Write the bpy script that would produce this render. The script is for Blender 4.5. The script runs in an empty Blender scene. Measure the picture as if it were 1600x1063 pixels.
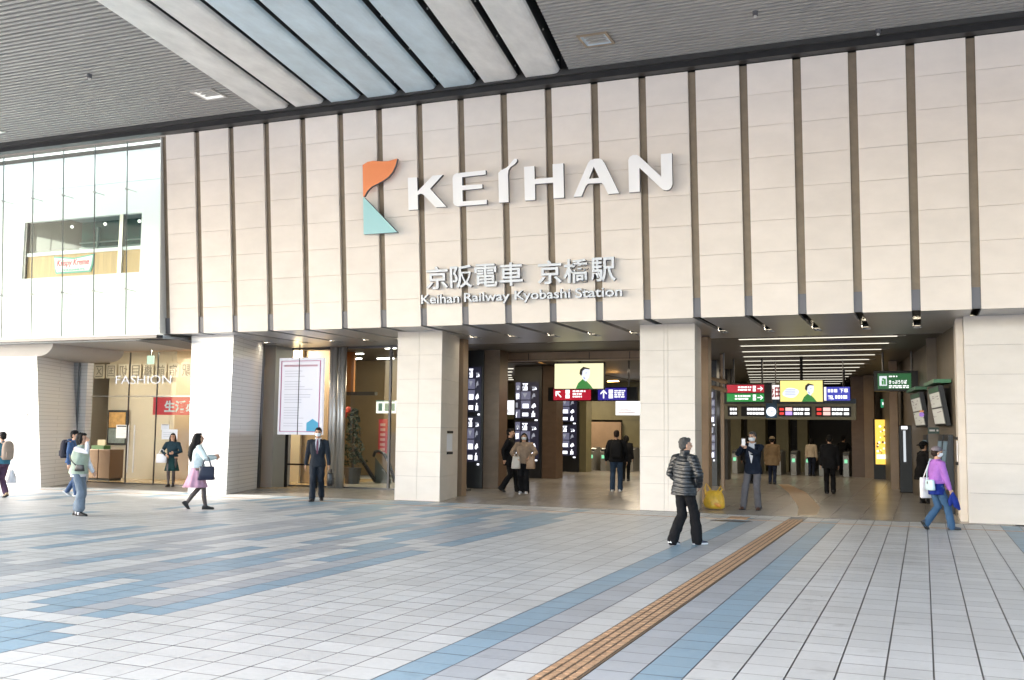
import bpy, bmesh, math, random
from mathutils import Vector, Matrix, noise
random.seed(7)
S = bpy.context.scene
COL = S.collection
R = math.radians
# ---------------------------------------------------------------- camera, sky, sun, exposure
ROT = Matrix(((.92716706, .0225304, .37397009), (.37446353, -.08706423, -.92314511), (.01176059, .99594789, -.08915989)))
CAMZ = 1.72
FPX, CX, CY = 1585.15, 800.0, 531.5
cam_d = bpy.data.cameras.new('camera'); cam = bpy.data.objects.new('camera', cam_d); COL.objects.link(cam)
cam.matrix_world = Matrix.Translation((0, 0, CAMZ)) @ ROT.to_4x4()
cam_d.sensor_width = 36; cam_d.lens = FPX / 1600 * 36; cam_d.clip_end = 2000; cam_d.clip_start = .1
S.camera = cam
W = bpy.data.worlds.new('World'); S.world = W; W.use_nodes = True
SUN_EL, SUN_AZ = R(36), R(-122)          # azimuth measured from +Y towards +X
nt = W.node_tree; bg = nt.nodes['Background']
sky = nt.nodes.new('ShaderNodeTexSky'); sky.sky_type = 'NISHITA'; sky.sun_disc = False
sky.sun_elevation = SUN_EL; sky.sun_rotation = SUN_AZ; sky.air_density = 1.0; sky.dust_density = 3.0
nt.links.new(sky.outputs[0], bg.inputs[0]); bg.inputs[1].default_value = .15
sd = bpy.data.lights.new('sun', 'SUN'); sd.energy = .6; sd.angle = R(26); sd.color = (1, .95, .88)
so = bpy.data.objects.new('sun', sd); COL.objects.link(so)
sdir = Vector((math.sin(SUN_AZ) * math.cos(SUN_EL), math.cos(SUN_AZ) * math.cos(SUN_EL), math.sin(SUN_EL)))
so.rotation_euler = sdir.to_track_quat('Z', 'Y').to_euler()
S.view_settings.view_transform = 'Standard'; S.view_settings.look = 'None'
S.view_settings.exposure = 2.98; S.view_settings.gamma = 1
S.render.engine = 'CYCLES'
cy = S.cycles; cy.use_denoising = True; cy.max_bounces = 8; cy.diffuse_bounces = 5; cy.glossy_bounces = 4
cy.transparent_max_bounces = 12; cy.caustics_reflective = False; cy.caustics_refractive = False; cy.sample_clamp_indirect = 6

# ---------------------------------------------------------------- helpers
def ray(px, py):
    return ROT @ Vector(((px - CX) / FPX, -(py - CY) / FPX, -1))
def at(px, py, Y):                      # photo point on the upright plane at distance Y
    r = ray(px, py); t = Y / r.y; return Vector((r.x * t, Y, CAMZ + r.z * t))
def gr(px, py, z=0.0):                  # photo point on the ground
    r = ray(px, py); t = (z - CAMZ) / r.z; return Vector((r.x * t, r.y * t, z))

def tag(o, label=None, cat=None, group=None, kind=None):
    if label: o['label'] = label
    if cat: o['category'] = cat
    if group: o['group'] = group
    if kind: o['kind'] = kind
    return o
def thing(name, label, cat, loc=(0, 0, 0), rz=0, group=None):
    o = bpy.data.objects.new(name, None); COL.objects.link(o); o.empty_display_size = .2
    o.location = loc; o.rotation_euler = (0, 0, rz)
    return tag(o, label, cat, group)
def root_loc(p):
    v = Vector((0, 0, 0))
    while p: v += p.location; p = p.parent
    return v
def copy_tree(o, parent=None):
    c = o.copy(); COL.objects.link(c)
    if parent: c.parent = parent
    for ch in list(o.children): copy_tree(ch, c)
    return c

class MB:
    def __init__(s): s.v = []; s.f = []; s.m = []
    def add(s, vs, fs, mi=0):
        b = len(s.v); s.v += [tuple(v) for v in vs]
        s.f += [tuple(i + b for i in f) for f in fs]; s.m += [mi] * len(fs); return s
    def box(s, x0, x1, y0, y1, z0, z1, mi=0):
        return s.add([(x0, y0, z0), (x1, y0, z0), (x1, y1, z0), (x0, y1, z0), (x0, y0, z1), (x1, y0, z1), (x1, y1, z1), (x0, y1, z1)],
                     [(0, 3, 2, 1), (4, 5, 6, 7), (0, 1, 5, 4), (1, 2, 6, 5), (2, 3, 7, 6), (3, 0, 4, 7)], mi)
    def hexa(s, q, w, mi=0):            # two quads
        return s.add(list(q) + list(w), [(0, 3, 2, 1), (4, 5, 6, 7), (0, 1, 5, 4), (1, 2, 6, 5), (2, 3, 7, 6), (3, 0, 4, 7)], mi)
    def quad(s, a, b, c, d, mi=0): return s.add([a, b, c, d], [(0, 1, 2, 3)], mi)
    def loft(s, rings, mi=0, cap=True, closed=True):
        n = len(rings[0]); vs = [p for r in rings for p in r]; fs = []
        for i in range(len(rings) - 1):
            for j in range(n if closed else n - 1):
                a = i * n + j; b = i * n + (j + 1) % n; fs.append((a, b, b + n, a + n))
        if cap: fs.append(tuple(range(n))[::-1]); fs.append(tuple((len(rings) - 1) * n + j for j in range(n)))
        return s.add(vs, fs, mi)
    def tube(s, pts, rad, n=10, mi=0, ends=True):
        pts = [Vector(p) for p in pts]
        if not hasattr(rad, '__len__'): rad = [rad] * len(pts)
        P, Q = list(pts), list(rad)
        if ends:
            d0 = (pts[0] - pts[1]).normalized(); d1 = (pts[-1] - pts[-2]).normalized()
            P = [pts[0] + d0 * rad[0] * .95, pts[0] + d0 * rad[0] * .6] + P + [pts[-1] + d1 * rad[-1] * .6, pts[-1] + d1 * rad[-1] * .95]
            Q = [rad[0] * .3, rad[0] * .8] + Q + [rad[-1] * .8, rad[-1] * .3]
        rings = []; u = None
        for i, p in enumerate(P):
            t = (P[min(i + 1, len(P) - 1)] - P[max(i - 1, 0)]).normalized()
            if u is None: u = t.orthogonal().normalized()
            u = (u - t * u.dot(t)).normalized(); w = t.cross(u)
            rings.append([p + (u * math.cos(2 * math.pi * k / n) + w * math.sin(2 * math.pi * k / n)) * Q[i] for k in range(n)])
        return s.loft(rings, mi)
    def ell(s, c, r, rot=None, n=14, k=9, mi=0):
        c = Vector(c); rings = []
        for i in range(k):
            a = math.pi * (i + .5) / k; z = -math.cos(a); q = math.sin(a); ring = []
            for j in range(n):
                b = 2 * math.pi * j / n; v = Vector((q * math.cos(b) * r[0], q * math.sin(b) * r[1], z * r[2]))
                if rot: v = rot @ v
                ring.append(c + v)
            rings.append(ring)
        return s.loft(rings, mi)
    def torso(s, rows, n=28, e=2.4, mi=0, tf=None):   # rows (z, cx, cy, rx, ry)
        rings = []
        for z, cx, cy, rx, ry in rows:
            ring = []
            for j in range(n):
                b = 2 * math.pi * j / n; c, d = math.cos(b), math.sin(b)
                p = Vector((cx + rx * math.copysign(abs(c) ** (2 / e), c), cy + ry * math.copysign(abs(d) ** (2 / e), d), z))
                ring.append(tf(p) if tf else p)
            rings.append(ring)
        return s.loft(rings, mi)
    def poly(s, pts, h, mi=0):           # pts: list of 3D points (planar), h: extrusion vector
        n = len(pts); h = Vector(h); a = [Vector(p) for p in pts]
        return s.add(a + [p + h for p in a], [tuple(range(n)), tuple(range(2 * n - 1, n - 1, -1))] + [(i, i + n, (i + 1) % n + n, (i + 1) % n) for i in range(n)], mi)
    def mesh(s, name, mats, off=None, smooth=False):
        me = bpy.data.meshes.new(name)
        vs = s.v if off is None else [(v[0] - off[0], v[1] - off[1], v[2] - off[2]) for v in s.v]
        me.from_pydata(vs, [], s.f)
        for m in (mats if isinstance(mats, (list, tuple)) else [mats]): me.materials.append(m)
        if any(s.m): me.polygons.foreach_set('material_index', s.m)
        bm = bmesh.new(); bm.from_mesh(me); bmesh.ops.recalc_face_normals(bm, faces=bm.faces); bm.to_mesh(me); bm.free()
        if smooth: me.polygons.foreach_set('use_smooth', [True] * len(me.polygons))
        me.update(); return me
    def build(s, name, mats, parent=None, smooth=False, local=False, bevel=0):
        off = None if (local or parent is None) else root_loc(parent)
        return link(name, s.mesh(name, mats, off, smooth), parent, bevel)
def link(name, me, parent=None, bevel=0):
    o = bpy.data.objects.new(name, me); COL.objects.link(o)
    if parent: o.parent = parent
    if bevel:
        b = o.modifiers.new('bevel', 'BEVEL'); b.width = bevel; b.segments = 2; b.limit_method = 'ANGLE'
    return o
def recolour(o, m):                      # own material on a copied object
    o.data = o.data.copy(); o.data.materials.clear(); o.data.materials.append(m)

def bar(mb, a, b, r, n=8, mi=0): return mb.tube([a, b], r, n, mi, ends=False)

# ---------------------------------------------------------------- materials
MATS = {}
def mat(name, col=(.5, .5, .5), rough=.5, metal=0, var=0, vs=3, stretch=(1, 1, 1), bump=0, bs=30, rnd=0, emit=0, ecol=None, spec=.5, rvar=0, coat=0, sheen=0):
    if name in MATS: return MATS[name]
    m = bpy.data.materials.new(name); m.use_nodes = True; MATS[name] = m
    t = m.node_tree; b = t.nodes['Principled BSDF']
    b.inputs['Base Color'].default_value = (*col, 1); b.inputs['Roughness'].default_value = rough; b.inputs['Metallic'].default_value = metal
    b.inputs['Specular IOR Level'].default_value = spec
    if coat: b.inputs['Coat Weight'].default_value = coat; b.inputs['Coat Roughness'].default_value = .1
    if sheen: b.inputs['Sheen Weight'].default_value = sheen
    if emit:
        b.inputs['Emission Color'].default_value = (*(ecol or col), 1); b.inputs['Emission Strength'].default_value = emit
    if var or bump or rvar:
        tc = t.nodes.new('ShaderNodeTexCoord'); mp = t.nodes.new('ShaderNodeMapping'); mp.inputs['Scale'].default_value = stretch
        t.links.new(tc.outputs['Object'], mp.inputs['Vector'])
    if var or rvar:
        nz = t.nodes.new('ShaderNodeTexNoise'); nz.inputs['Scale'].default_value = vs; nz.inputs['Detail'].default_value = 6; nz.inputs['Roughness'].default_value = .62
        t.links.new(mp.outputs[0], nz.inputs['Vector'])
    if var:
        cr = t.nodes.new('ShaderNodeValToRGB'); e = cr.color_ramp.elements
        e[0].position = .3; e[1].position = .72
        e[0].color = (*[c * (1 - var) for c in col], 1); e[1].color = (*[min(1, c * (1 + var)) for c in col], 1)
        t.links.new(nz.outputs['Fac'], cr.inputs[0]); t.links.new(cr.outputs[0], b.inputs['Base Color'])
    if var and rnd:
        oi = t.nodes.new('ShaderNodeObjectInfo'); hs = t.nodes.new('ShaderNodeHueSaturation'); r0 = t.nodes.new('ShaderNodeMapRange'); r0.inputs[3].default_value = 1 - rnd; r0.inputs[4].default_value = 1 + rnd
        t.links.new(oi.outputs['Random'], r0.inputs[0]); t.links.new(r0.outputs[0], hs.inputs['Value']); t.links.new(cr.outputs[0], hs.inputs['Color']); t.links.new(hs.outputs[0], b.inputs['Base Color'])
    if rvar:
        mr = t.nodes.new('ShaderNodeMapRange'); mr.inputs[3].default_value = rough - rvar; mr.inputs[4].default_value = rough + rvar
        t.links.new(nz.outputs['Fac'], mr.inputs[0]); t.links.new(mr.outputs[0], b.inputs['Roughness'])
    if bump:
        n2 = t.nodes.new('ShaderNodeTexNoise'); n2.inputs['Scale'].default_value = bs; n2.inputs['Detail'].default_value = 4
        bp = t.nodes.new('ShaderNodeBump'); bp.inputs['Strength'].default_value = bump; bp.inputs['Distance'].default_value = .02
        t.links.new(mp.outputs[0], n2.inputs['Vector']); t.links.new(n2.outputs['Fac'], bp.inputs['Height']); t.links.new(bp.outputs[0], b.inputs['Normal'])
    return m
def brick_mat(name, c1, c2, cm, w, h, mortar, rough, axes='xz', coat=0, bump=.2, offset=.5):
    m = mat(name, c1, rough, coat=coat); t = m.node_tree; b = t.nodes['Principled BSDF']
    tc = t.nodes.new('ShaderNodeTexCoord'); sp = t.nodes.new('ShaderNodeSeparateXYZ'); cb = t.nodes.new('ShaderNodeCombineXYZ')
    t.links.new(tc.outputs['Object'], sp.inputs[0])
    if axes == 'xz':
        ad = t.nodes.new('ShaderNodeMath'); t.links.new(sp.outputs[0], ad.inputs[0]); t.links.new(sp.outputs[1], ad.inputs[1])
        t.links.new(ad.outputs[0], cb.inputs[0]); t.links.new(sp.outputs[2], cb.inputs[1])
    else:
        t.links.new(sp.outputs[0], cb.inputs[0]); t.links.new(sp.outputs[1], cb.inputs[1])
    br = t.nodes.new('ShaderNodeTexBrick'); br.offset = offset
    for k, v in (('Color1', (*c1, 1)), ('Color2', (*c2, 1)), ('Mortar', (*cm, 1))): br.inputs[k].default_value = v
    br.inputs['Scale'].default_value = 1; br.inputs['Mortar Size'].default_value = mortar; br.inputs['Brick Width'].default_value = w; br.inputs['Row Height'].default_value = h
    t.links.new(cb.outputs[0], br.inputs['Vector']); t.links.new(br.outputs['Color'], b.inputs['Base Color'])
    if bump:
        bp = t.nodes.new('ShaderNodeBump'); bp.inputs['Strength'].default_value = bump; bp.inputs['Distance'].default_value = .004; bp.invert = True
        t.links.new(br.outputs['Fac'], bp.inputs['Height']); t.links.new(bp.outputs[0], b.inputs['Normal'])
    return m
def glass_mat(name, tint=(.93, .97, .96), refl=.0, ior=1.45):
    m = bpy.data.materials.new(name); m.use_nodes = True; MATS[name] = m; t = m.node_tree
    for n in list(t.nodes): t.nodes.remove(n)
    out = t.nodes.new('ShaderNodeOutputMaterial'); mx = t.nodes.new('ShaderNodeMixShader'); tr = t.nodes.new('ShaderNodeBsdfTransparent'); gl = t.nodes.new('ShaderNodeBsdfGlossy')
    fr = t.nodes.new('ShaderNodeFresnel'); fr.inputs[0].default_value = ior
    ad = t.nodes.new('ShaderNodeMath'); ad.inputs[1].default_value = refl
    tr.inputs[0].default_value = (*tint, 1); gl.inputs['Roughness'].default_value = .02
    ge_ = t.nodes.new('ShaderNodeNewGeometry'); iv = t.nodes.new('ShaderNodeMath'); iv.operation = 'SUBTRACT'; iv.inputs[0].default_value = 1; t.links.new(ge_.outputs['Backfacing'], iv.inputs[1])
    mu = t.nodes.new('ShaderNodeMath'); mu.operation = 'MULTIPLY'; t.links.new(fr.outputs[0], ad.inputs[0]); t.links.new(ad.outputs[0], mu.inputs[0]); t.links.new(iv.outputs[0], mu.inputs[1]); t.links.new(mu.outputs[0], mx.inputs[0]); t.links.new(tr.outputs[0], mx.inputs[1]); t.links.new(gl.outputs[0], mx.inputs[2]); t.links.new(mx.outputs[0], out.inputs[0])
    return m
LAMPS = 1.0     # lamps keep their strength; lit signs and screens are far dimmer than lamps
def glow(name, col=(1, 1, 1), k=1): return mat(name, (.02, .02, .02), .4, emit=k * .165 if k < 2 else k * .6, ecol=col)

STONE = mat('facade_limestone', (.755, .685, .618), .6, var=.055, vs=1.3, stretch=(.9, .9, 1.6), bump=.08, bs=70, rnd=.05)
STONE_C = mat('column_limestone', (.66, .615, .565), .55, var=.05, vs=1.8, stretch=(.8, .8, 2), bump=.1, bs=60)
BRONZE = mat('bronze_channel', (.20, .158, .11), .5, .25, var=.15, vs=4)
CAPGREY = mat('grey_metal_cap', (.115, .115, .125), .45, .4)
BLACK = mat('black_recess', (.012, .012, .013), .7)
SOFFIT = mat('soffit_metal', (.42, .42, .43), .33, .35, var=.05, vs=.8)
SLAT = mat('aluminium_slat', (.36, .352, .335), .5, .15, var=.05, vs=.5)
SLATGAP = mat('slat_gap_dark', (.012, .012, .012), .8)
GIRDER = mat('grey_girder_paint', (.74, .73, .705), .36, .0, var=.16, vs=2.2, stretch=(1, .4, 1), bump=.12, bs=14, rvar=.1)
GIRDERB = mat('pale_blue_girder', (.565, .68, .745), .36, .0, var=.16, vs=2.2, stretch=(1, .4, 1), bump=.12, bs=14, rvar=.1)  # bluer tone given to the middle girders
TRIMD = mat('dark_gutter_paint', (.010, .010, .011), .4)
TRIMG = mat('grey_gutter_paint', (.035, .034, .033), .4)
WTILE = brick_mat('white_wall_tile', (.70, .70, .715), (.665, .67, .69), (.44, .44, .46), 2.4, .105, .006, .25, coat=.3)
WHITE = mat('white_paint', (.82, .84, .84), .5, var=.02, vs=1)
STEEL = mat('brushed_steel', (.58, .57, .55), .3, .7, var=.06, vs=8, stretch=(6, 6, .3))
DSTEEL = mat('dark_steel', (.10, .10, .105), .35, .7)
GLASS = glass_mat('clear_glass'); GLASSB = glass_mat('curtain_glass', (.95, .99, .975), .0, 1.14)
LWHITE = mat('letter_white_enamel', (.86, .86, .87), .35)
LSIDE = mat('letter_side_grey', (.13, .13, .14), .45)
PALEST = mat('letter_stainless_face', (.50, .53, .57), .4, .2)
BROWN = mat('brown_stone', (.13, .08, .052), .4, var=.16, vs=3, stretch=(1, 1, 2))
TAN = mat('tan_panel', (.30, .21, .14), .45, var=.12, vs=2)
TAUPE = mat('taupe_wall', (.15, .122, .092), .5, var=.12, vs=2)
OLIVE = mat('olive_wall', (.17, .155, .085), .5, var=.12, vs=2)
WOOD = mat('honey_wood', (.31, .19, .105), .42, var=.2, vs=5, stretch=(1, 1, .12))
PALEW = mat('pale_maple', (.56, .36, .165), .45, var=.16, vs=9, stretch=(2, 2, .1))
CREAM = mat('cream_wall', (.52, .445, .34), .55, var=.04, vs=2)
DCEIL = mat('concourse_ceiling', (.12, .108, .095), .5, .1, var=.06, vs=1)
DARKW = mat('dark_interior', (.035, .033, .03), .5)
BSCR = mat('black_casing', (.006, .006, .007), .35, spec=.3)
RUBBER = mat('black_rubber', (.015, .015, .015), .5)
PAPER = mat('notice_paper', (.75, .76, .80), .6)
TXTW = glow('lit_white_text', (1, 1, 1), 1.2)
TXTD = mat('dark_text', (.05, .05, .06), .5)

# ---------------------------------------------------------------- lettering
def text_mesh(body, size=1.0, bold=0.0, depth=.01, shear=0.0, fitw=None, fith=None):
    cu = bpy.data.curves.new('lettering', 'FONT'); cu.body = body; cu.size = size; cu.offset = bold; cu.extrude = depth / 2; cu.shear = shear; cu.resolution_u = 4
    o = bpy.data.objects.new('lettering', cu); COL.objects.link(o)
    dg = bpy.context.evaluated_depsgraph_get(); dg.update()
    me = bpy.data.meshes.new_from_object(o.evaluated_get(dg)); bpy.data.objects.remove(o); bpy.data.curves.remove(cu)
    xs = [v.co.x for v in me.vertices]; ys = [v.co.y for v in me.vertices]
    w, h = max(xs) - min(xs), max(ys) - min(ys); kx = (fitw / w) if fitw else 1; ky = (fith / h) if fith else kx
    if not fitw and fith: kx = ky
    for v in me.vertices: v.co.x = (v.co.x - min(xs)) * kx; v.co.y = (v.co.y - min(ys)) * ky
    return me
def text(name, body, x0, Y, z0, m, parent, fitw=None, fith=None, bold=0, depth=.01, lean=0, mirror=False, shear=0, side=None, rot=None):
    """upright lettering facing -Y; its lower left corner at (x0, Y, z0)"""
    me = text_mesh(body, 1, bold, 1, shear, fitw, fith); off = root_loc(parent) if parent else Vector((0, 0, 0))
    for v in me.vertices:
        x, y, z = v.co
        if mirror: x = fitw - x
        p = Vector((x0 + x, Y - z * depth - lean * y, z0 + y))
        if rot: p = rot(p)
        v.co = p - off
    me.materials.clear(); me.materials.append(m)
    if side:
        me.materials.append(side); bm = bmesh.new(); bm.from_mesh(me); bm.normal_update()
        for f in bm.faces:
            if abs(f.normal.x) > .3 or abs(f.normal.z) > .45: f.material_index = 1
        bm.to_mesh(me); bm.free()
    return link(name, me, parent)
# ---------------------------------------------------------------- ground, paving
g = MB(); g.quad((-600, -600, -.03), (600, -600, -.03), (600, 600, -.03), (-600, 600, -.03))
tag(g.build('ground', mat('far_pavement', (.42, .42, .41), .8, var=.1, vs=.4)), kind='structure')
P = .3272
def tile_mat():
    m = mat('glazed_floor_tile', (.5, .5, .5), .3); t = m.node_tree; b = t.nodes['Principled BSDF']
    at_ = t.nodes.new('ShaderNodeAttribute'); at_.attribute_name = 'tint'
    tc = t.nodes.new('ShaderNodeTexCoord'); nz = t.nodes.new('ShaderNodeTexNoise'); nz.inputs['Scale'].default_value = .55; nz.inputs['Detail'].default_value = 9; nz.inputs['Roughness'].default_value = .7
    n2 = t.nodes.new('ShaderNodeTexNoise'); n2.inputs['Scale'].default_value = 22; n2.inputs['Detail'].default_value = 5
    t.links.new(tc.outputs['Object'], nz.inputs['Vector']); t.links.new(tc.outputs['Object'], n2.inputs['Vector'])
    mr = t.nodes.new('ShaderNodeMapRange'); mr.inputs[1].default_value = .3; mr.inputs[2].default_value = .75; mr.inputs[3].default_value = .86; mr.inputs[4].default_value = 1.08
    t.links.new(nz.outputs['Fac'], mr.inputs[0])
    m2 = t.nodes.new('ShaderNodeMapRange'); m2.inputs[3].default_value = .93; m2.inputs[4].default_value = 1.06; t.links.new(n2.outputs['Fac'], m2.inputs[0])
    mu = t.nodes.new('ShaderNodeMath'); mu.operation = 'MULTIPLY'; t.links.new(mr.outputs[0], mu.inputs[0]); t.links.new(m2.outputs[0], mu.inputs[1])
    n3 = t.nodes.new('ShaderNodeTexNoise'); n3.inputs['Scale'].default_value = 3.1; n3.inputs['Detail'].default_value = 3; t.links.new(tc.outputs['Object'], n3.inputs['Vector'])
    m3 = t.nodes.new('ShaderNodeMapRange'); m3.inputs[1].default_value = .62; m3.inputs[2].default_value = .75; m3.inputs[3].default_value = 1; m3.inputs[4].default_value = .82; t.links.new(n3.outputs['Fac'], m3.inputs[0])
    vo = t.nodes.new('ShaderNodeTexVoronoi'); vo.inputs['Scale'].default_value = 1.3; t.links.new(tc.outputs['Object'], vo.inputs['Vector'])
    m4 = t.nodes.new('ShaderNodeMapRange'); m4.inputs[1].default_value = .018; m4.inputs[2].default_value = .03; m4.inputs[3].default_value = .55; m4.inputs[4].default_value = 1; t.links.new(vo.outputs['Distance'], m4.inputs[0])
    mu2 = t.nodes.new('ShaderNodeMath'); mu2.operation = 'MULTIPLY'; t.links.new(m3.outputs[0], mu2.inputs[0]); t.links.new(m4.outputs[0], mu2.inputs[1])
    mu3 = t.nodes.new('ShaderNodeMath'); mu3.operation = 'MULTIPLY'; t.links.new(mu.outputs[0], mu3.inputs[0]); t.links.new(mu2.outputs[0], mu3.inputs[1]); mu = mu3
    vm = t.nodes.new('ShaderNodeVectorMath'); vm.operation = 'SCALE'; t.links.new(at_.outputs['Color'], vm.inputs[0]); t.links.new(mu.outputs[0], vm.inputs['Scale'])
    t.links.new(vm.outputs[0], b.inputs['Base Color'])
    r = t.nodes.new('ShaderNodeMapRange'); r.inputs[3].default_value = .34; r.inputs[4].default_value = .58; t.links.new(nz.outputs['Fac'], r.inputs[0]); t.links.new(r.outputs[0], b.inputs['Roughness'])
    bp = t.nodes.new('ShaderNodeBump'); bp.inputs['Strength'].default_value = .08; bp.inputs['Distance'].default_value = .01
    t.links.new(n2.outputs['Fac'], bp.inputs['Height']); t.links.new(bp.outputs[0], b.inputs['Normal'])
    return m
TILE = tile_mat()
LIGHT, BLUE, GREY, GROUT = (.50, .517, .52), (.22, .335, .425), (.345, .375, .41), (.11, .11, .115)
X0 = -.952 - 100 * P     # a tile joint
Y1 = 21.98
rnd = random.Random(21)
ncol, nrow = 128, 62
left_end = -6.46
bands = {}
def fill(col, segs): bands.setdefault(col, []).extend(segs)
# left field: runs of blue and grey tiles along each file of tiles
c_first = round((left_end - X0) / P) - 1
hand = {0: [(0, 6.64, BLUE), (7.65, 9.0, BLUE), (9.0, 13.1, BLUE), (13.9, 16.2, BLUE), (16.2, 19.0, BLUE)],
        1: [(0, 6.97, BLUE), (7.3, 7.95, BLUE), (7.95, 10.4, GREY), (10.4, 12.4, GREY), (12.4, 13.6, GREY), (14.1, 17.2, GREY), (17.2, 21.6, BLUE)],
        2: [(0, 6.97, BLUE), (7.3, 8.3, GREY), (11.6, 13.8, BLUE), (14.6, 16.6, GREY), (18.2, 20.4, BLUE)],
        3: [(0, 6.97, BLUE), (7.3, 8.9, BLUE), (8.9, 11.2, GREY), (12.9, 15.6, BLUE), (15.6, 17.6, GREY), (18.6, 21.4, GREY)],
        4: [(0, 6.6, BLUE), (7.5, 8.6, BLUE), (8.6, 11.6, BLUE), (11.6, 13.3, GREY), (14.3, 18.4, BLUE), (19.6, 21.6, GREY)],
        5: [(0, 6.3, GREY), (9.2, 12.4, BLUE), (12.4, 14.0, GREY), (15.6, 17.4, GREY), (17.4, 20.6, BLUE)],
        6: [(7.4, 9.6, BLUE), (9.6, 11.2, GREY), (13.2, 16.8, BLUE), (18.0, 20.0, GREY)],
        7: [(7.7, 10.6, GREY), (10.6, 12.6, BLUE), (14.4, 17.8, GREY), (19.0, 21.4, BLUE)]}
for i in range(0, 56):
    c = c_first - i
    if i in hand: fill(c, hand[i]); continue
    y = 5 + rnd.random() * 3
    while y < 21.5:
        ln = rnd.choice([1.6, 2.2, 3.0, 4.2]); k = rnd.random()
        calm = (i > 13 and 12.5 < y < 16.5) or (i > 22 and rnd.random() < .45)
        if k < .62 and not calm: fill(c, [(y, y + ln, BLUE if rnd.random() < .56 else GREY)])
        y += ln + (rnd.random() * 1.0 if k < .62 else 0)
for k, cc in ((8, BLUE), (7, GREY), (4, GREY), (3, BLUE)):      # bands beside the tactile strip
    fill(round((-.952 - X0) / P) - k, [(0, 21.2, cc)])
c_r = round((1.33 - X0) / P)
fill(c_r, [(16.6, 22, BLUE)]); fill(c_r + 1, [(14.5, 19.6, BLUE), (19.6, 22, GREY)]); fill(c_r + 2, [(13, 18, GREY), (18.6, 22, BLUE)])
vs, fs, cols = [], [], []
ti0 = -.952 - 5 * P; ti1 = -.952 - 4 * P
jw = .0052
for c in range(ncol):
    xa, xb = X0 + c * P, X0 + (c + 1) * P
    if abs((xa + xb) / 2 - (ti0 + ti1) / 2) < .05: continue
    wide = .0075 if xa > -1.4 else jw
    for r in range(-6, nrow):
        yb = Y1 - r * P; ya = yb - P
        if r < 0 or ya < 1.2: continue
        ym = (ya + yb) / 2; col = LIGHT
        for a, b_, cc in bands.get(c, ()):
            if a <= ym < b_: col = cc
        j = 1 + rnd.uniform(-.07, .06); hgt = rnd.uniform(-.0008, .0008)
        base = len(vs); vs += [(xa + (wide if xa > -1.4 else jw), ya + jw * .95, hgt), (xb - jw, ya + jw * .95, hgt), (xb - jw, yb - jw * .95, hgt), (xa + (wide if xa > -1.4 else jw), yb - jw * .95, hgt)]
        fs.append((base, base + 1, base + 2, base + 3)); cols.append(tuple(min(1, q * j) for q in col))
base = len(vs); vs += [(X0, 1, -.006), (X0 + ncol * P, 1, -.006), (X0 + ncol * P, Y1, -.006), (X0, Y1, -.006)]; fs.append((base, base + 1, base + 2, base + 3)); cols.append(GROUT)
me = bpy.data.meshes.new('plaza_paving'); me.from_pydata(vs, [], fs); me.materials.append(TILE)
ca = me.color_attributes.new('tint', 'FLOAT_COLOR', 'CORNER')
flat = []
for f, c in zip(fs, cols): flat += [*c, 1] * 4
ca.data.foreach_set('color', flat)
tag(link('plaza_paving', me), kind='structure')
# tactile strip
TACT = mat('tactile_ochre', (.40, .25, .145), .6, var=.22, vs=7, bump=.15, bs=80)
TACTD = mat('tactile_joint', (.13, .085, .05), .7)
t = MB(); y = 1.0
t.box(ti0 + .004, ti1 - .004, 1.0, 21.2, -.005, .001, 1)
while y < 21.2:
    for k in range(4):
        sh = (.15 if k % 2 else 0); xk = ti0 + .012 + k * .0765
        for q in (0, 1):
            a = y + q * .15 + .012 + (.07 if k % 2 else 0); t.box(xk + .002, xk + .054, a, a + .122, .001, .006 + rnd.uniform(-.001, .001))
    y += .3
tag(t.build('tactile_paving', [TACT, TACTD]), kind='structure')
# thin ochre line and threshold channel along the station front
t = MB(); t.box(-26, 6, 20.80, 20.885, -.003, .0035)
tag(t.build('ochre_floor_line', TACT), kind='structure')
t = MB(); t.box(-17.6, 6, 21.985, 22.056, -.01, .006); tag(t.build('threshold_channel', DSTEEL), kind='structure')
t = MB(); t.box(-3.75, -3.35, 20.95, 21.5, -.003, .0045); tag(t.build('tactile_paving', TACT), kind='structure')
cov = thing('drain_cover', 'dark oval drain cover set in the paving near the yellow bag', 'drain cover', (-3.5, 20.3, 0))
c = MB(); c.loft([[(-3.55 + .42 * math.cos(a) * q, 20.35 + .2 * math.sin(a) * q, z) for a in [k * math.pi / 10 for k in range(20)]] for q, z in ((1, .0), (1, .005), (.9, .006))]); c.build('lid', DSTEEL, cov)
# station floors
FLOOR = brick_mat('polished_floor_stone', (.33, .31, .28), (.295, .277, .25), (.17, .16, .145), .62, .62, .006, .27, 'xy', bump=.05, offset=0)
SHOPF = mat('dark_grey_floor', (.13, .13, .135), .35, var=.1, vs=2)
t = MB(); t.box(-16.9, 1.6, 22.06, 53, -.02, .004); tag(t.build('concourse_floor', FLOOR), kind='structure')
t = MB(); t.box(-27, -16.9, 21.985, 24.25, -.02, .003); tag(t.build('shopfront_floor', SHOPF), kind='structure')
t = MB(); t.box(-27, -16.9, 24.25, 31, -.02, .005); tag(t.build('shop_floor', mat('warm_shop_floor', (.50, .36, .20), .2, var=.08)), kind='structure')
t = MB(); pts = [(1246, 1276, 805), (1248, 1282, 793), (1232, 1260, 770), (1216, 1232, 757)]
rows = [(gr(a, y_, .004), gr(b_, y_, .004)) for a, b_, y_ in pts]
for (a, b_), (c_, d_) in zip(rows, rows[1:]): t.hexa([Vector(q) + Vector((0, 0, -.004)) for q in (a, b_, d_, c_)], [Vector(q) + Vector((0, 0, .004)) for q in (a, b_, d_, c_)])
tag(t.build('tactile_paving', mat('worn_tactile', (.33, .22, .125), .45, var=.2, vs=6)), kind='structure')

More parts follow.
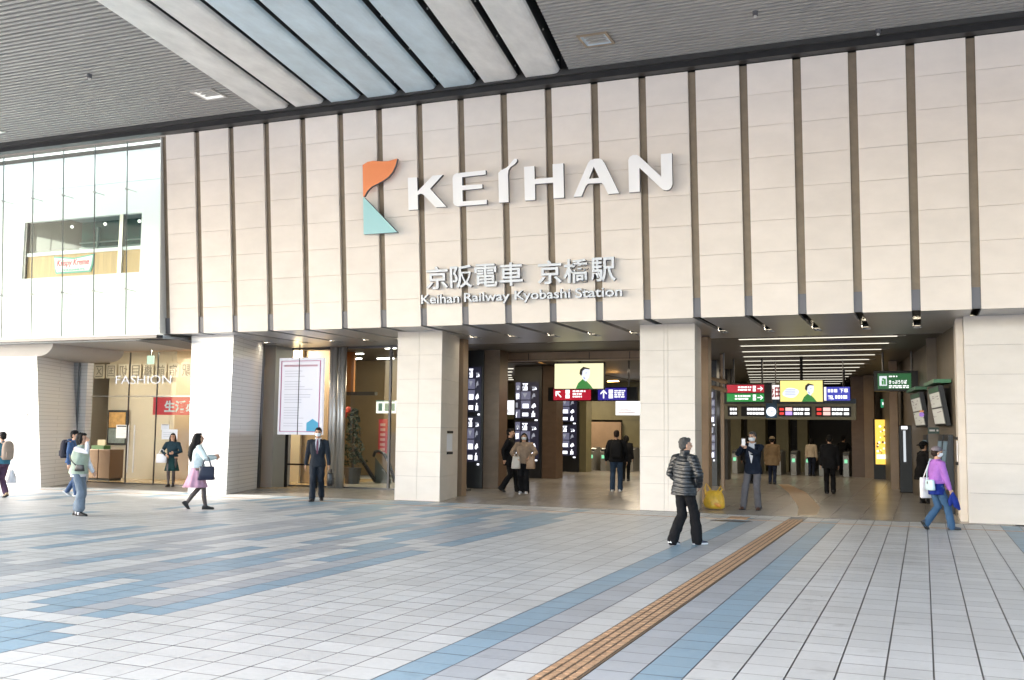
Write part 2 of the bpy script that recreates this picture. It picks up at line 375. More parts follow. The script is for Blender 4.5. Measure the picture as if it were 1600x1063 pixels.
# ---------------------------------------------------------------- facade
K = .094; ZB, ZT = 4.14, 9.32; YB = 21.16
def fy(z, off=0): return YB - K * (z - ZB) - off
def slab(mb, x0, x1, z0, z1, o0, o1, mi=0):   # o0 back, o1 front offset
    return mb.hexa([(x0, fy(z0, o1), z0), (x1, fy(z0, o1), z0), (x1, fy(z1, o1), z1), (x0, fy(z1, o1), z1)], [(x0, fy(z0, o0), z0), (x1, fy(z0, o0), z0), (x1, fy(z1, o0), z1), (x0, fy(z1, o0), z1)], mi)
GX = [-18.31 + 1.0725 * i for i in range(22)]; GW = .083
fac = thing('station_facade', 'tall outward leaning beige stone wall above the station entrances', 'facade', (-8, 21.2, 4.14))
for i, gx in enumerate(GX):
    x0 = gx + GW; x1 = GX[i + 1] - GW if i + 1 < len(GX) else gx + 3
    m = MB(); hz = (ZT - ZB) / 8
    for k in range(8):
        w = rnd.uniform(-.002, .002); slab(m, x0, x1, ZB + k * hz + (.006 if k else 0), ZB + (k + 1) * hz, -.05, w)
    slab(m, x0 + .004, x1 - .004, ZB + .01, ZT, -.12, -.052)
    m.build('stone_panel', STONE, fac)
    m = MB(); slab(m, gx - GW - .01, gx + GW + .01, 4.56, ZT, -.14, -.075); m.build('bronze_channel', BRONZE, fac)
    m = MB(); slab(m, gx - GW + .002, gx + GW - .002, ZB + .02, 4.56, -.12, -.03); slab(m, gx - GW + .002, gx - GW + .03, ZB + .02, 4.56, -.03, -.02); m.build('channel_cap', CAPGREY, fac)
m = MB(); m.box(-18.38, 8, 21.45, 21.6, 4.3, 11.5); m.build('backing_wall', DARKW, fac)
sof = thing('soffit', 'grey metal soffit with black light slots under the stone facade', 'soffit', (-8, 23, 4.14))
m = MB()
for i in range(-1, len(GX)):
    x0 = (GX[i] + GW) if i >= 0 else GX[0] - .9; x1 = (GX[i + 1] - GW) if i + 1 < len(GX) else GX[i] + 3
    m.box(x0, x1, YB + .01, 24.6, 4.14, 4.2)
m.box(GX[0] - .9, GX[-1] + 3, 24.602, 26.0, 4.141, 4.2); m.build('soffit_panel', SOFFIT, sof)
m = MB()
for gx in GX: m.box(gx - GW, gx + GW, YB + .06, 24.6, 4.3, 4.32); m.box(gx - GW - .012, gx - GW - .002, YB + .06, 24.6, 4.2, 4.31); m.box(gx + GW + .002, gx + GW + .012, YB + .06, 24.6, 4.2, 4.31)
m.build('light_slot', BLACK, sof)
DL = glow('warm_downlight', (1, .86, .62), 14)
for gx in GX[:20]:
    d = thing('downlight', 'small square downlight at the end of a black soffit slot', 'downlight', (gx, 24.05, 4.17), group='downlights in the soffit slots')
    m = MB(); m.box(gx - .06, gx + .06, 24.0, 24.14, 4.17, 4.19); m.build('lamp', DL, d)
    m = MB(); m.box(gx - .075, gx + .075, 23.97, 24.0, 4.145, 4.2); m.box(gx - .075, gx + .075, 24.14, 24.17, 4.145, 4.2); m.build('frame', BLACK, d)

# ---------------------------------------------------------------- canopy
can = thing('canopy', 'high canopy with ribbed metal ceiling and skewed girders over the plaza', 'canopy', (-6, 12, 9.5))
SK = -.163; CXL, CXR, CY0, CY1 = -33.0, 40.0, -2.0, 20.5
def bx(x, y): return x + SK * (y - 20.5)
BL, BR = -15.04, -7.0
for side in (0, 1):
    m = MB(); y = CY1 - .06
    while y > CY0:
        if side == 0: a, b_ = (CXL, CXL), (bx(BL, y), bx(BL, y - .08))
        else: a, b_ = (bx(BR, y), bx(BR, y - .08)), (CXR, CXR)
        m.hexa([(a[1], y - .08, 9.55), (b_[1], y - .08, 9.55), (b_[0], y, 9.55), (a[0], y, 9.55)], [(a[1], y - .08, 9.69), (b_[1], y - .08, 9.69), (b_[0], y, 9.69), (a[0], y, 9.69)])
        y -= .152
    m.build('ribbed_ceiling', SLAT, can)
    m = MB(); xs = (CXL, CXL, bx(BL, CY0), bx(BL, CY1)) if side == 0 else (bx(BR, CY1), bx(BR, CY0), CXR, CXR)
    q = [(xs[0], CY1, 9.695), (xs[1], CY0, 9.695), (xs[2], CY0, 9.695), (xs[3], CY1, 9.695)]
    m.hexa(q, [(a, b_, 9.75) for a, b_, _ in q]); m.build('ceiling_backing', SLATGAP, can)
GIRDER_SHADE = mat('girder_web_shade', (.035, .037, .04), .6, var=.2, vs=2)  # shade in the gaps between girders is painted into this dark colour
for i in range(8):
    x = BL + .03 + i * 1.0; w = .80; ys = (CY1, 16, 11, 6, 2, CY0)
    prof = ((0, 9.60), (0, 9.515), (.015, 9.5), (w - .13, 9.5), (w - .07, 9.51), (w - .025, 9.54), (w, 9.60))
    m = MB(); m.loft([[(bx(x, y) + u, y, z) for u, z in prof] for y in ys]); m.build('girder', GIRDERB if 2 <= i <= 5 else GIRDER, can)
    m = MB(); m.loft([[(bx(x, y) + u, y, z) for u, z in ((.01, 9.601), (w - .01, 9.601), (w - .01, 10.5), (.01, 10.5))] for y in ys]); g_ = m.build('girder_web', GIRDER_SHADE, can)
    m = MB()
    for k in range(12): y = 20.1 - k * 1.7; m.tube([(bx(x, y) + w - .004, y, 9.72), (bx(x, y) + w + .012, y, 9.72)], .022, 6, ends=False)
    m.build('girder_bolt', GIRDER, can)
m = MB(); m.box(CXL, CXR, CY0, 21.3, 10.52, 10.8); m.build('roof_slab', DARKW, can)
m = MB(); m.box(CXL, CXR, 20.42, 20.66, 9.33, 9.45, 0); m.box(CXL, CXR, 20.3, 20.66, 9.452, 9.58, 1); m.build('gutter', [TRIMD, TRIMG], can)
m = MB(); m.box(CXL, CXL + .3, CY0, 20.3, 9.3, 10.5); m.box(CXL + .3, CXR, CY0 - .3, CY0, 9.3, 10.5); m.build('edge_beam', GIRDER, can)
def ceiling_light(x, y, lit, label):
    t = thing('ceiling_light', label, 'ceiling light', (x, y, 9.5)); s = .31
    m = MB()
    for a, b_, c_, d_ in ((-s, s, -s, -s + .05), (-s, s, s - .05, s), (-s, -s + .05, -s + .05, s - .05), (s - .05, s, -s + .05, s - .05)): m.box(x + a, x + b_, y + c_, y + d_, 9.52, 9.56)
    m.build('frame', STEEL if lit else mat('bronze_frame', (.35, .28, .2), .4, .6), t)
    m = MB(); s2 = s - .05; tp = .1; z0, z1 = 9.53, 9.6
    m.add([(x - s2, y - s2, z0), (x + s2, y - s2, z0), (x + s2, y + s2, z0), (x - s2, y + s2, z0), (x - tp, y - tp, z1), (x + tp, y - tp, z1), (x + tp, y + tp, z1), (x - tp, y + tp, z1)], [(0, 1, 5, 4), (1, 2, 6, 5), (2, 3, 7, 6), (3, 0, 4, 7), (4, 5, 6, 7)])
    m.build('reflector', mat('white_reflector', (.85, .85, .83), .35, emit=.07, ecol=(1, .98, .94)) if lit else mat('blue_grey_diffuser', (.45, .52, .58), .3), t)
ceiling_light(-15.44, 18.9, 1, 'square white recessed light in the ribbed ceiling left of the girders')
ceiling_light(-5.9, 18.85, 0, 'square recessed light with bronze frame right of the girders')
ceiling_light(-22.95, 19.25, 1, 'white recessed ceiling light at the far left edge of the photo')
for px, py, lab in ((1372, 50, 'small grey sensor on the ribbed ceiling close to the gutter above the right hand panels'), (1180, 22, 'small round sprinkler head on the dark ribbed ceiling right of the girders'), (140, 120, 'small round sprinkler head on the ribbed ceiling at the upper left')):
    r_ = ray(px, py); q = r_ * ((9.5 - CAMZ) / r_.z); t = thing('ceiling_fitting', lab, 'ceiling fitting', (q.x, q.y, 9.5))
    m = MB(); m.tube([(q.x, q.y, 9.56), (q.x, q.y, 9.47)], .05, 12, ends=False); m.build('base', CAPGREY, t)
    m = MB(); m.ell((q.x, q.y, 9.45), (.03, .03, .03)); m.build('head', STEEL, t)

# ---------------------------------------------------------------- station building mass behind
bld = thing('station_building', 'station building body behind the stone facade', 'building', (-10, 38, 0))
m = MB(); m.box(-18.3, 12, 21.62, 56, 5.2, 12); m.box(-45, -18.31, 24.6, 56, 5.2, 12); m.box(-45, -18.31, 22.2, 24.59, 9.51, 12); m.build('upper_floors', DARKW, bld)
m = MB(); m.box(-45, 12, 55.5, 56, 0, 5.19); m.box(-45, -44.5, 24, 55.5, 0, 5.19); m.box(11.5, 12, 24, 55.5, 0, 5.19); m.build('outer_wall', DARKW, bld)

# ---------------------------------------------------------------- columns
def clad(name, label, x0, x1, y0, y1, z1, splits=(), group='stone clad columns of the station front', mt=STONE_C, sk=0):
    t = thing(name, label, 'column', ((x0 + x1) / 2, (y0 + y1) / 2, 0), group=group)
    m = MB(); h = z1 / 7; e = .03; xs = [x0] + list(splits) + [x1]
    for k in range(7):
        for a, b_ in zip(xs, xs[1:]):
            w = rnd.uniform(-.0015, .0015)
            m.box(a + (.003 if a != x0 else 0), b_ - (.003 if b_ != x1 else 0), y0 + w, y0 + e, k * h + .005, (k + 1) * h)
        for a, b_ in ((x0, x0 + e), (x1 - e, x1)):
            q = [(a, y0 + e + .002), (b_, y0 + e + .002), (b_ + sk, y1), (a + sk, y1)]
            m.hexa([(u, v, k * h + .005) for u, v in q], [(u, v, (k + 1) * h) for u, v in q])
    m.build('stone_cladding', mt, t)
    m = MB(); q = [(x0 + e + .004, y0 + e + .004), (x1 - e - .004, y0 + e + .004), (x1 - e - .004 + sk, y1 - .004), (x0 + e + .004 + sk, y1 - .004)]; m.hexa([(u, v, 0) for u, v in q], [(u, v, z1) for u, v in q]); m.build('core', mat('joint_shadow_grey', (.16, .15, .14), .8), t)
    return t
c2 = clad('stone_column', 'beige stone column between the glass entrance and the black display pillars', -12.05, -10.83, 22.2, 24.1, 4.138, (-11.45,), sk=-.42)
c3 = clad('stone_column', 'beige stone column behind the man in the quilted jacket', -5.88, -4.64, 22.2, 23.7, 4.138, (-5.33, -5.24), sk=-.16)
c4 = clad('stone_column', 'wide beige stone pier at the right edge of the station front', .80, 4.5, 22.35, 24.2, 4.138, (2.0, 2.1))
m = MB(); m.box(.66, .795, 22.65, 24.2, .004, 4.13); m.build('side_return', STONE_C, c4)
m = MB(); a, b_ = at(714, 700, 24.3), at(722, 700, 24.3); m.box(a.x - .3, b_.x, 24.3, 24.6, .004, 4.13); m.build('side_return', TAN, c2)
def wtile(label, x0, x1, xt0, xt1, y0, y1, z1, sk=0):
    t = thing('tiled_column', label, 'column', ((x0 + x1) / 2, y0, 0), group='white tiled columns of the shop front')
    m = MB(); m.hexa([(x0, y0, 0), (x1, y0, 0), (x1 + sk, y1, 0), (x0 + sk, y1, 0)], [(xt0, y0, z1), (xt1, y0, z1), (xt1 + sk, y1, z1), (xt0 + sk, y1, z1)]); m.build('tiled_shaft', WTILE, t)
    return t
c0 = wtile('white tiled column at the far left of the shop front', -24.25, -22.75, -24.65, -23.15, 21.45, 23.9, 3.66, sk=-1.1)
c1 = wtile('white tiled column between the shop window and the notice display', -17.9, -16.68, -17.98, -16.62, 21.7, 24.3, 4.138, sk=-.95)
for c_, x, y, w in ((c0, -24.0, 21.45, .62), (c1, -17.45, 21.7, .42)):
    m = MB(); m.box(x, x + w, y - .03, y - .002, 1.98, 2.06); m.build('door_number_plate', mat('plate_cream', (.8, .74, .66), .4), c_)
m = MB(); m.box(-17.66, -17.58, 24.31, 24.4, 0, 4.13); m.build('steel_edge', DSTEEL, c1)
# black signs fixed to columns
for c_, x, y, lab in ((c2, -10.985, 23.0, 0), (c4, .655, 23.2, 0)):
    s = 1 if c_ is c2 else -1
    m = MB(); m.box(min(x, x + s * .02), max(x, x + s * .02), y - .16, y + .16, 1.2, 1.62); m.build('notice_panel', PAPER, c_)
    m = MB()
    for z in (1.64, 1.12): m.box(min(x, x + s * .05), max(x, x + s * .05), y - .14, y + .14, z, z + .06)
    m.build('panel_clip', BLACK, c_)
# ---------------------------------------------------------------- raised signs on the facade
def sp(x, z, off): return Vector((x, fy(z, off), z))
def raised(name, pts, m, side, parent, o0=.12, o1=.20, hole=None):
    cu = bpy.data.curves.new('outline', 'CURVE'); cu.dimensions = '2D'; cu.fill_mode = 'BOTH'; cu.extrude = .5; cu.bevel_depth = 0
    for P_ in ([pts] + ([hole] if hole else [])):
        s = cu.splines.new('POLY'); s.points.add(len(P_) - 1); s.use_cyclic_u = True
        for q, p in zip(s.points, P_): q.co = (p[0], p[1], 0, 1)
    o = bpy.data.objects.new('outline', cu); COL.objects.link(o); dg = bpy.context.evaluated_depsgraph_get(); dg.update()
    me = bpy.data.meshes.new_from_object(o.evaluated_get(dg)); bpy.data.objects.remove(o); bpy.data.curves.remove(cu)
    off = root_loc(parent)
    for v in me.vertices: x, z, d = v.co; v.co = sp(x, z, o0 + (d + .5) * (o1 - o0)) - off
    me.materials.clear(); me.materials.append(m); me.materials.append(side)
    bm = bmesh.new(); bm.from_mesh(me); bmesh.ops.remove_doubles(bm, verts=bm.verts, dist=.0005); bmesh.ops.recalc_face_normals(bm, faces=bm.faces); bm.normal_update()
    for f in bm.faces:
        if abs(f.normal.y) < .7: f.material_index = 1
    bm.to_mesh(me); bm.free()
    return link(name, me, parent, 0)
ORA = [(-12.235, 7.98), (-12.102, 8.042), (-11.943, 8.055), (-11.739, 8.025), (-11.536, 8.012), (-11.3, 8.05), (-11.349, 7.901), (-11.431, 7.751), (-11.546, 7.642), (-11.683, 7.57), (-11.843, 7.508), (-12.004, 7.451), (-12.12, 7.361), (-12.211, 7.23), (-12.24, 7.23)]
TEA = [(-12.243, 7.217), (-12.212, 7.208), (-11.345, 6.331), (-12.25, 6.335)]
LET = {'K': [(-11.035, 7.58), (-10.793, 7.572), (-10.788, 7.248), (-10.389, 7.576), (-10.13, 7.573), (-10.462, 7.281), (-10.057, 6.835), (-10.332, 6.841), (-10.607, 7.127), (-10.66, 7.17), (-10.715, 7.185), (-10.786, 7.16), (-10.786, 6.823), (-11.035, 6.826)],
 'E': [(-9.884, 7.48), (-9.855, 7.545), (-9.783, 7.58), (-9.055, 7.589), (-9.05, 7.491), (-9.642, 7.478), (-9.644, 7.29), (-9.144, 7.28), (-9.145, 7.185), (-9.642, 7.181), (-9.640, 6.928), (-9.042, 6.924), (-9.042, 6.824), (-9.772, 6.824), (-9.842, 6.85), (-9.88, 6.908)],
 'I': [(-8.745, 7.5), (-8.68, 7.555), (-8.547, 7.6), (-8.473, 7.658), (-8.383, 7.751), (-8.34, 7.785), (-8.29, 7.775), (-8.283, 7.724), (-8.335, 7.666), (-8.445, 7.608), (-8.498, 7.539), (-8.512, 7.44), (-8.512, 6.83), (-8.745, 6.83)],
 'H': [(-8.12, 7.583), (-7.875, 7.583), (-7.875, 7.294), (-7.445, 7.294), (-7.445, 7.583), (-7.196, 7.583), (-7.196, 6.83), (-7.442, 6.83), (-7.442, 7.178), (-7.872, 7.178), (-7.872, 6.83), (-8.118, 6.83)],
 'A': [(-6.98, 6.83), (-6.628, 7.54), (-6.573, 7.595), (-6.488, 7.615), (-6.373, 7.612), (-6.306, 7.58), (-6.254, 7.5), (-5.944, 6.83), (-6.19, 6.83), (-6.29, 7.04), (-6.333, 7.085), (-6.64, 7.09), (-6.69, 7.045), (-6.794, 6.83)],
 'N': [(-5.726, 7.519), (-5.694, 7.586), (-5.622, 7.622), (-5.535, 7.615), (-5.475, 7.575), (-5.02, 7.11), (-5.015, 7.585), (-4.779, 7.585), (-4.782, 6.93), (-4.81, 6.86), (-4.85, 6.825), (-4.913, 6.813), (-4.985, 6.83), (-5.05, 6.89), (-5.485, 7.335), (-5.49, 6.83), (-5.726, 6.83)]}
lg = thing('company_emblem', 'orange and turquoise folded ribbon emblem left of the big white letters', 'emblem', (-11.8, 20.7, 6.33))
raised('emblem_top', ORA, mat('emblem_orange', (.80, .235, .075), .35, var=.05, vs=1), LSIDE, lg)
raised('emblem_bottom', TEA, mat('emblem_turquoise', (.30, .58, .61), .35), LSIDE, lg)
sg = thing('raised_letter_sign', 'large white raised capital letters KEIHAN across the facade', 'letter sign', (-8, 20.7, 6.82))
for k, pts in LET.items():
    raised('raised_letter', pts, LWHITE, LSIDE, sg, hole=[(-6.614, 7.196), (-6.501, 7.448), (-6.388, 7.196)] if k == 'A' else None)
def fsign(name, label, chunks):
    t = thing(name, label, 'letter sign', (chunks[0][1], fy(chunks[0][2]), chunks[0][2]))
    for body, x, z, w, h, b in chunks:
        text('raised_lettering', body, x, fy(z, .09), z, PALEST, t, fitw=w, fith=h, bold=b, depth=.07, lean=K, side=LSIDE)
    return t
fsign('raised_character_sign', 'silver raised Japanese characters naming the station', [(ch, -10.66 + i * .618 + (.3 if i > 3 else 0), 4.97, .565, .525, .016) for i, ch in enumerate('京阪電車京橋駅')])
fsign('raised_name_sign', 'small silver raised English station name under the Japanese characters', [('Keihan', -10.8, 4.64, .98, .215, .018), ('Railway', -9.70, 4.583, 1.13, .272, .018), ('Kyobashi', -8.45, 4.583, 1.32, .272, .018), ('Station', -7.02, 4.64, 1.07, .215, .018)])

# ---------------------------------------------------------------- glass curtain wall, upper left
cw = thing('glass_curtain_wall', 'bright glass curtain wall with point fixings at the upper left', 'glass wall', (-22, 21, 4.1))
GK = .05
def gy(z): return 20.96 - GK * (z - 4.1)
gx_ = [-18.43 - 1.115 * i for i in range(9)]
for a, b_ in zip(gx_, gx_[1:]):
    for z0, z1 in ((4.13, 5.34), (5.352, 8.02), (8.032, 9.3)):
        m = MB(); m.hexa([(b_ + .006, gy(z0), z0), (a - .006, gy(z0), z0), (a - .006, gy(z1), z1), (b_ + .006, gy(z1), z1)], [(b_ + .006, gy(z0) + .02, z0), (a - .006, gy(z0) + .02, z0), (a - .006, gy(z1) + .02, z1), (b_ + .006, gy(z1) + .02, z1)])
        m.build('glass_pane', GLASSB, cw)
for i, a in enumerate(gx_[1:], 1):
    m = MB(); m.hexa([(a - .005, gy(4.13), 4.13), (a + .005, gy(4.13), 4.13), (a + .005, gy(9.3), 9.3), (a - .005, gy(9.3), 9.3)], [(a - .005, gy(4.13) + .03, 4.13), (a + .005, gy(4.13) + .03, 4.13), (a + .005, gy(9.3) + .03, 9.3), (a - .005, gy(9.3) + .03, 9.3)]); m.build('pane_joint', mat('joint_sealant', (.12, .13, .13), .6), cw)
    for z in (5.345, 8.025):
        m = MB(); m.tube([(a, gy(z) + .02, z), (a + .05, gy(z) + .32, z - .02)], .012, 6); m.tube([(a, gy(z) - .03, z), (a, gy(z) + .04, z)], .03, 8); m.build('point_fixing', STEEL, cw)
m = MB(); m.box(-27.3, -18.42, 20.86, 21.1, 4.02, 4.1); m.build('bottom_rail', DSTEEL, cw)
m = MB(); m.box(-27.3, -18.42, 20.88, 21.4, 4.103, 4.125); m.build('ledge', WHITE, cw)
m = MB(); m.hexa([(-18.425, gy(4.14), 4.14), (-18.40, gy(4.14), 4.14), (-18.40, 21.9, 4.14), (-18.425, 21.9, 4.14)], [(-18.425, gy(9.3), 9.3), (-18.40, gy(9.3), 9.3), (-18.40, 21.9, 9.3), (-18.425, 21.9, 9.3)]); m.build('end_frame', mat('frame_pale', (.6, .6, .58), .5), cw)
iw = thing('inner_wall', 'white inner wall with a long shop window behind the glass curtain', 'wall', (-22, 22, 4.1))
wx0, wx1, wz0, wz1 = -24.5, -20.12, 6.0, 7.68
m = MB(); m.box(-27.4, wx0, 22, 22.15, 4.05, 9.5); m.box(wx1, -18.45, 22, 22.15, 4.05, 9.5); m.box(wx0, wx1, 22, 22.15, 4.05, wz0); m.box(wx0, wx1, 22, 22.15, wz1, 9.5); m.build('white_panel', WHITE, iw)
m = MB(); m.box(-27.4, -18.45, 21.1, 22, 4.03, 4.1); m.build('sill_floor', WHITE, iw)
m = MB()
for z in (5.0, 8.6): m.box(-27.4, -18.45, 21.99, 21.998, z, z + .012)
for x in (-26, -19.3): m.box(x, x + .012, 21.99, 21.998, 4.1, 9.5)
m.build('panel_joint', mat('pale_joint', (.6, .63, .63), .6), iw)
sw = thing('shop_window', 'long shop window with maple counter front and teal glass above', 'window', (-22.3, 22.1, 6.0))
m = MB(); m.box(wx0 + .01, wx1 - .01, 22.10, 22.16, wz0, 6.66); m.build('counter_front', PALEW, sw)
m = MB(); m.box(wx0 + .01, wx1 - .01, 22.05, 22.3, 6.662, 6.76); m.build('counter_ledge', WHITE, sw)
m = MB(); m.box(wx0 + .01, wx1 - .01, 22.2, 22.22, 6.77, wz1); m.build('window_glass', GLASS, sw)
TEAL = mat('teal_grey_interior', (.035, .115, .11), .4, var=.35, vs=2.2, stretch=(.6, 1, 2))
m = MB(); m.box(wx0, wx1, 24.2, 24.3, 6.0, wz1 + .6); m.build('back_wall', TEAL, sw)
m = MB(); m.box(wx0, wx1, 22.3, 24.19, 8.1, 8.2); m.build('shop_ceiling', mat('pale_ceiling', (.5, .55, .56), .5), sw)
m = MB()
for x in (-23.8, -22.9, -21.6, -20.6): m.box(x, x + .05, 24.1, 24.19, 6.1, 7.9)
for z in (7.05, 7.25, 7.42): m.box(wx0, wx1, 24.12, 24.18, z, z + .035)
m.build('shelving', mat('pale_teal', (.34, .46, .46), .4), sw)
m = MB(); m.box(-20.93, -20.8, 22.02, 22.14, wz0, wz1 + .05); m.build('mullion', STEEL, sw)
m = MB(); m.box(wx0, wx0 + .09, 22.02, 22.14, wz0, wz1); m.build('window_frame', DSTEEL, sw)
m = MB()
for x in (-23.9, -22.6, -21.3): m.ell((x, 23.2, 7.75), (.05, .05, .05))
m.build('pendant_lamp', glow('pendant_glow', (1, .95, .85), 1.9), sw)
cv = thing('inner_wall_fill', 'added strip light that brightens the white wall inside the glass curtain wall', 'strip light', (-23, 21.3, 9.4))  # strip and area lamp added to light the inner wall evenly
m = MB(); m.box(-28.5, -18.6, 21.35, 21.42, 9.42, 9.47); m.build('tube', glow('fill_tube', (.95, 1, .98), 1.5), cv)
l = bpy.data.lights.new('inner_wall_fill_lamp', 'AREA'); l.shape = 'RECTANGLE'; l.size = 10; l.size_y = .25; l.energy = 8; l.color = (.95, 1, .98); lo = bpy.data.objects.new('inner_wall_fill_lamp', l); COL.objects.link(lo); lo.location = (-23.6, 21.4, 9.38); lo.rotation_euler = (R(12), 0, 0)
ks = thing('shop_sign', 'white bow tie shaped shop sign with green border on the maple counter', 'shop sign', (-22.6, 22.0, 6.1))
def bow(g): x0, x1, xm = -23.36 + g, -21.84 - g, -22.6; return [(x0 + .11, 6.1 + g), (x1 - .11, 6.1 + g), (x1 - .04, 6.3), (x1, 6.62 - g), (xm, 6.54 - g), (x0, 6.62 - g), (x0 + .04, 6.3)]
m = MB(); m.poly([(x, 22.06, z) for x, z in bow(0)], (0, .03, 0)); m.build('sign_border', mat('sign_green', (.12, .42, .32), .4), ks)
m = MB(); m.poly([(x, 22.045, z) for x, z in bow(.045)], (0, .012, 0)); m.build('sign_board', mat('sign_white', (.85, .85, .82), .4), ks)
text('sign_lettering', 'Krispy Kreme', -23.2, 22.04, 6.26, mat('sign_red', (.62, .05, .09), .4), ks, fitw=1.2, fith=.24, bold=.01, depth=.008, shear=.15)
text('sign_lettering', 'DOUGHNUTS', -23.0, 22.04, 6.155, mat('sign_green', ()), ks, fitw=.85, fith=.07, bold=.02, depth=.008)

# ---------------------------------------------------------------- ground floor shop front between the tiled columns
ent = thing('shop_entrance', 'grey recessed shop entrance with a curved bulkhead and glass doors', 'shop entrance', (-20.3, 23.5, 0))
TAUP = mat('bulkhead_grey', (.33, .31, .29), .5, var=.05, vs=1)
m = MB(); rings = []
for y in (21.46, 24.2):
    ring = [(-25.0, y, 3.66), (-23.13, y, 3.66)] + [(-23.13 + .55 * math.sin(a), y, 4.01 - .35 * math.cos(a)) for a in [k * math.pi / 16 for k in range(1, 9)]] + [(-18.0, y, 4.01), (-18.0, y, 4.019), (-25.0, y, 4.019)]
    rings.append(ring)
m.loft(rings); m.build('bulkhead', TAUP, ent)
m = MB(); m.hexa([(-19.4, 21.2, 3.99), (-17.99, 21.2, 3.99), (-17.99, 24.1, 3.70), (-19.4, 24.1, 3.97)], [(-19.4, 21.2, 4.0), (-17.99, 21.2, 4.0), (-17.99, 24.1, 4.0), (-19.4, 24.1, 4.0)]); m.build('dark_bulkhead', mat('dark_bulkhead', (.10, .095, .09), .5), ent)
GXS = [at(q, 700, 24.2).x for q in (133, 197, 241, 300)] + [-17.9]
for a, b_ in zip(GXS, GXS[1:]):
    m = MB(); m.box(a + .01, b_ - .01, 24.2, 24.225, .03, 3.96); m.build('glass_pane', GLASS, ent)
m = MB()
for x in GXS[:4]: m.box(x - .009, x + .009, 24.19, 24.24, .03, 3.96)
m.box(GXS[0], -17.95, 24.18, 24.25, 0.006, .03); m.build('glass_frame', DSTEEL, ent)
m = MB(); m.box(GXS[0], -17.95, 24.19, 24.24, 2.62, 2.64); m.build('transom', STEEL, ent)
for q in (199, 208):
    x = at(q, 720, 24.12).x; m = MB(); m.tube([(x, 24.12, .35), (x, 24.12, 1.75)], .018, 8); m.tube([(x, 24.12, .5), (x, 24.2, .5)], .01, 6, ends=False); m.tube([(x, 24.12, 1.6), (x, 24.2, 1.6)], .01, 6, ends=False); m.build('door_handle', STEEL, ent)
JX = [at(q, 700, 24.0).x for q in (96, 131, 108, 120)]
m = MB(); m.box(JX[0], JX[1], 24.0, 24.25, 0, 3.655); m.build('side_jamb', WTILE, ent)
m = MB(); m.tube([(JX[2], 23.95, 0), (JX[2], 23.95, 3.64)], .045, 10); m.tube([(JX[3], 23.95, 0), (JX[3], 23.95, 3.64)], .03, 10); m.build('downpipe', DSTEEL, ent)
room = thing('shop_interior', 'warm lit wooden shop interior behind the entrance glass', 'shop interior', (-20.5, 28, 0))
m = MB(); m.box(-25.4, -22.8, 26.6, 26.7, 0, 4.2); m.build('cream_wall', CREAM, room)
m = MB(); m.box(-26.6, -26.5, 24.3, 31, 0, 4.2); m.build('cream_wall', CREAM, room)
m = MB(); m.box(-22.79, -22.6, 26.6, 31, 0, 4.2); m.build('cream_wall', CREAM, room)
m = MB(); m.box(-26.6, -21.3, 29.0, 29.1, 0, 2.7); m.build('wood_wall', WOOD, room)
m = MB(); m.box(-26.6, -21.3, 29.0, 29.1, 2.702, 4.2)
for k in range(7): m.box(-22.6, -21.3, 28.94, 29.0, 2.75 + k * .2, 2.80 + k * .2)
m.build('upper_wall', mat('slatted_taupe', (.30, .25, .17), .5), room)
m = MB(); m.box(-26.6, -18.2, 24.3, 29, 4.2, 4.25); m.build('room_ceiling', mat('warm_ceiling', (.42, .36, .28), .5), room)
m = MB(); m.hexa([(-18.3, 24.31, 0), (-18.2, 24.31, 0), (-21.4, 29, 0), (-21.5, 29, 0)], [(-18.3, 24.31, 4.19), (-18.2, 24.31, 4.19), (-21.4, 29, 4.19), (-21.5, 29, 4.19)]); m.build('wood_wall', WOOD, room)
for x, y in ((-24.2, 25.3), (-22.3, 25.4), (-21.6, 27), (-20.2, 25.4), (-22.1, 28.2)):
    d = thing('shop_spotlight', 'warm spotlight in the ceiling of the wooden shop', 'spotlight', (x, y, 4.18), group='spotlights in the wooden shop')
    m = MB(); m.tube([(x, y, 4.15), (x, y, 4.19)], .06, 10, ends=False); m.build('lamp', glow('warm_spot', (1, .8, .52), 25), d)
    l = bpy.data.lights.new('shop_spotlight_light', 'AREA'); l.energy = 5; l.size = .25; l.color = (1, .84, .64); lo = bpy.data.objects.new('shop_spotlight_light', l); COL.objects.link(lo); lo.location = (x, y, 4.12)
# lettering on the glass
fs_ = thing('glass_lettering', 'white serif letters FASHION on the shop entrance glass', 'letter sign', (-22.9, 24.1, 3.0))
text('lettering', 'FASHION', at(181, 594, 24.17).x, 24.17, 3.0, glow('letter_glow', (1, 1, 1), .85), fs_, fitw=2.1, fith=.25, bold=-.014, depth=.01)
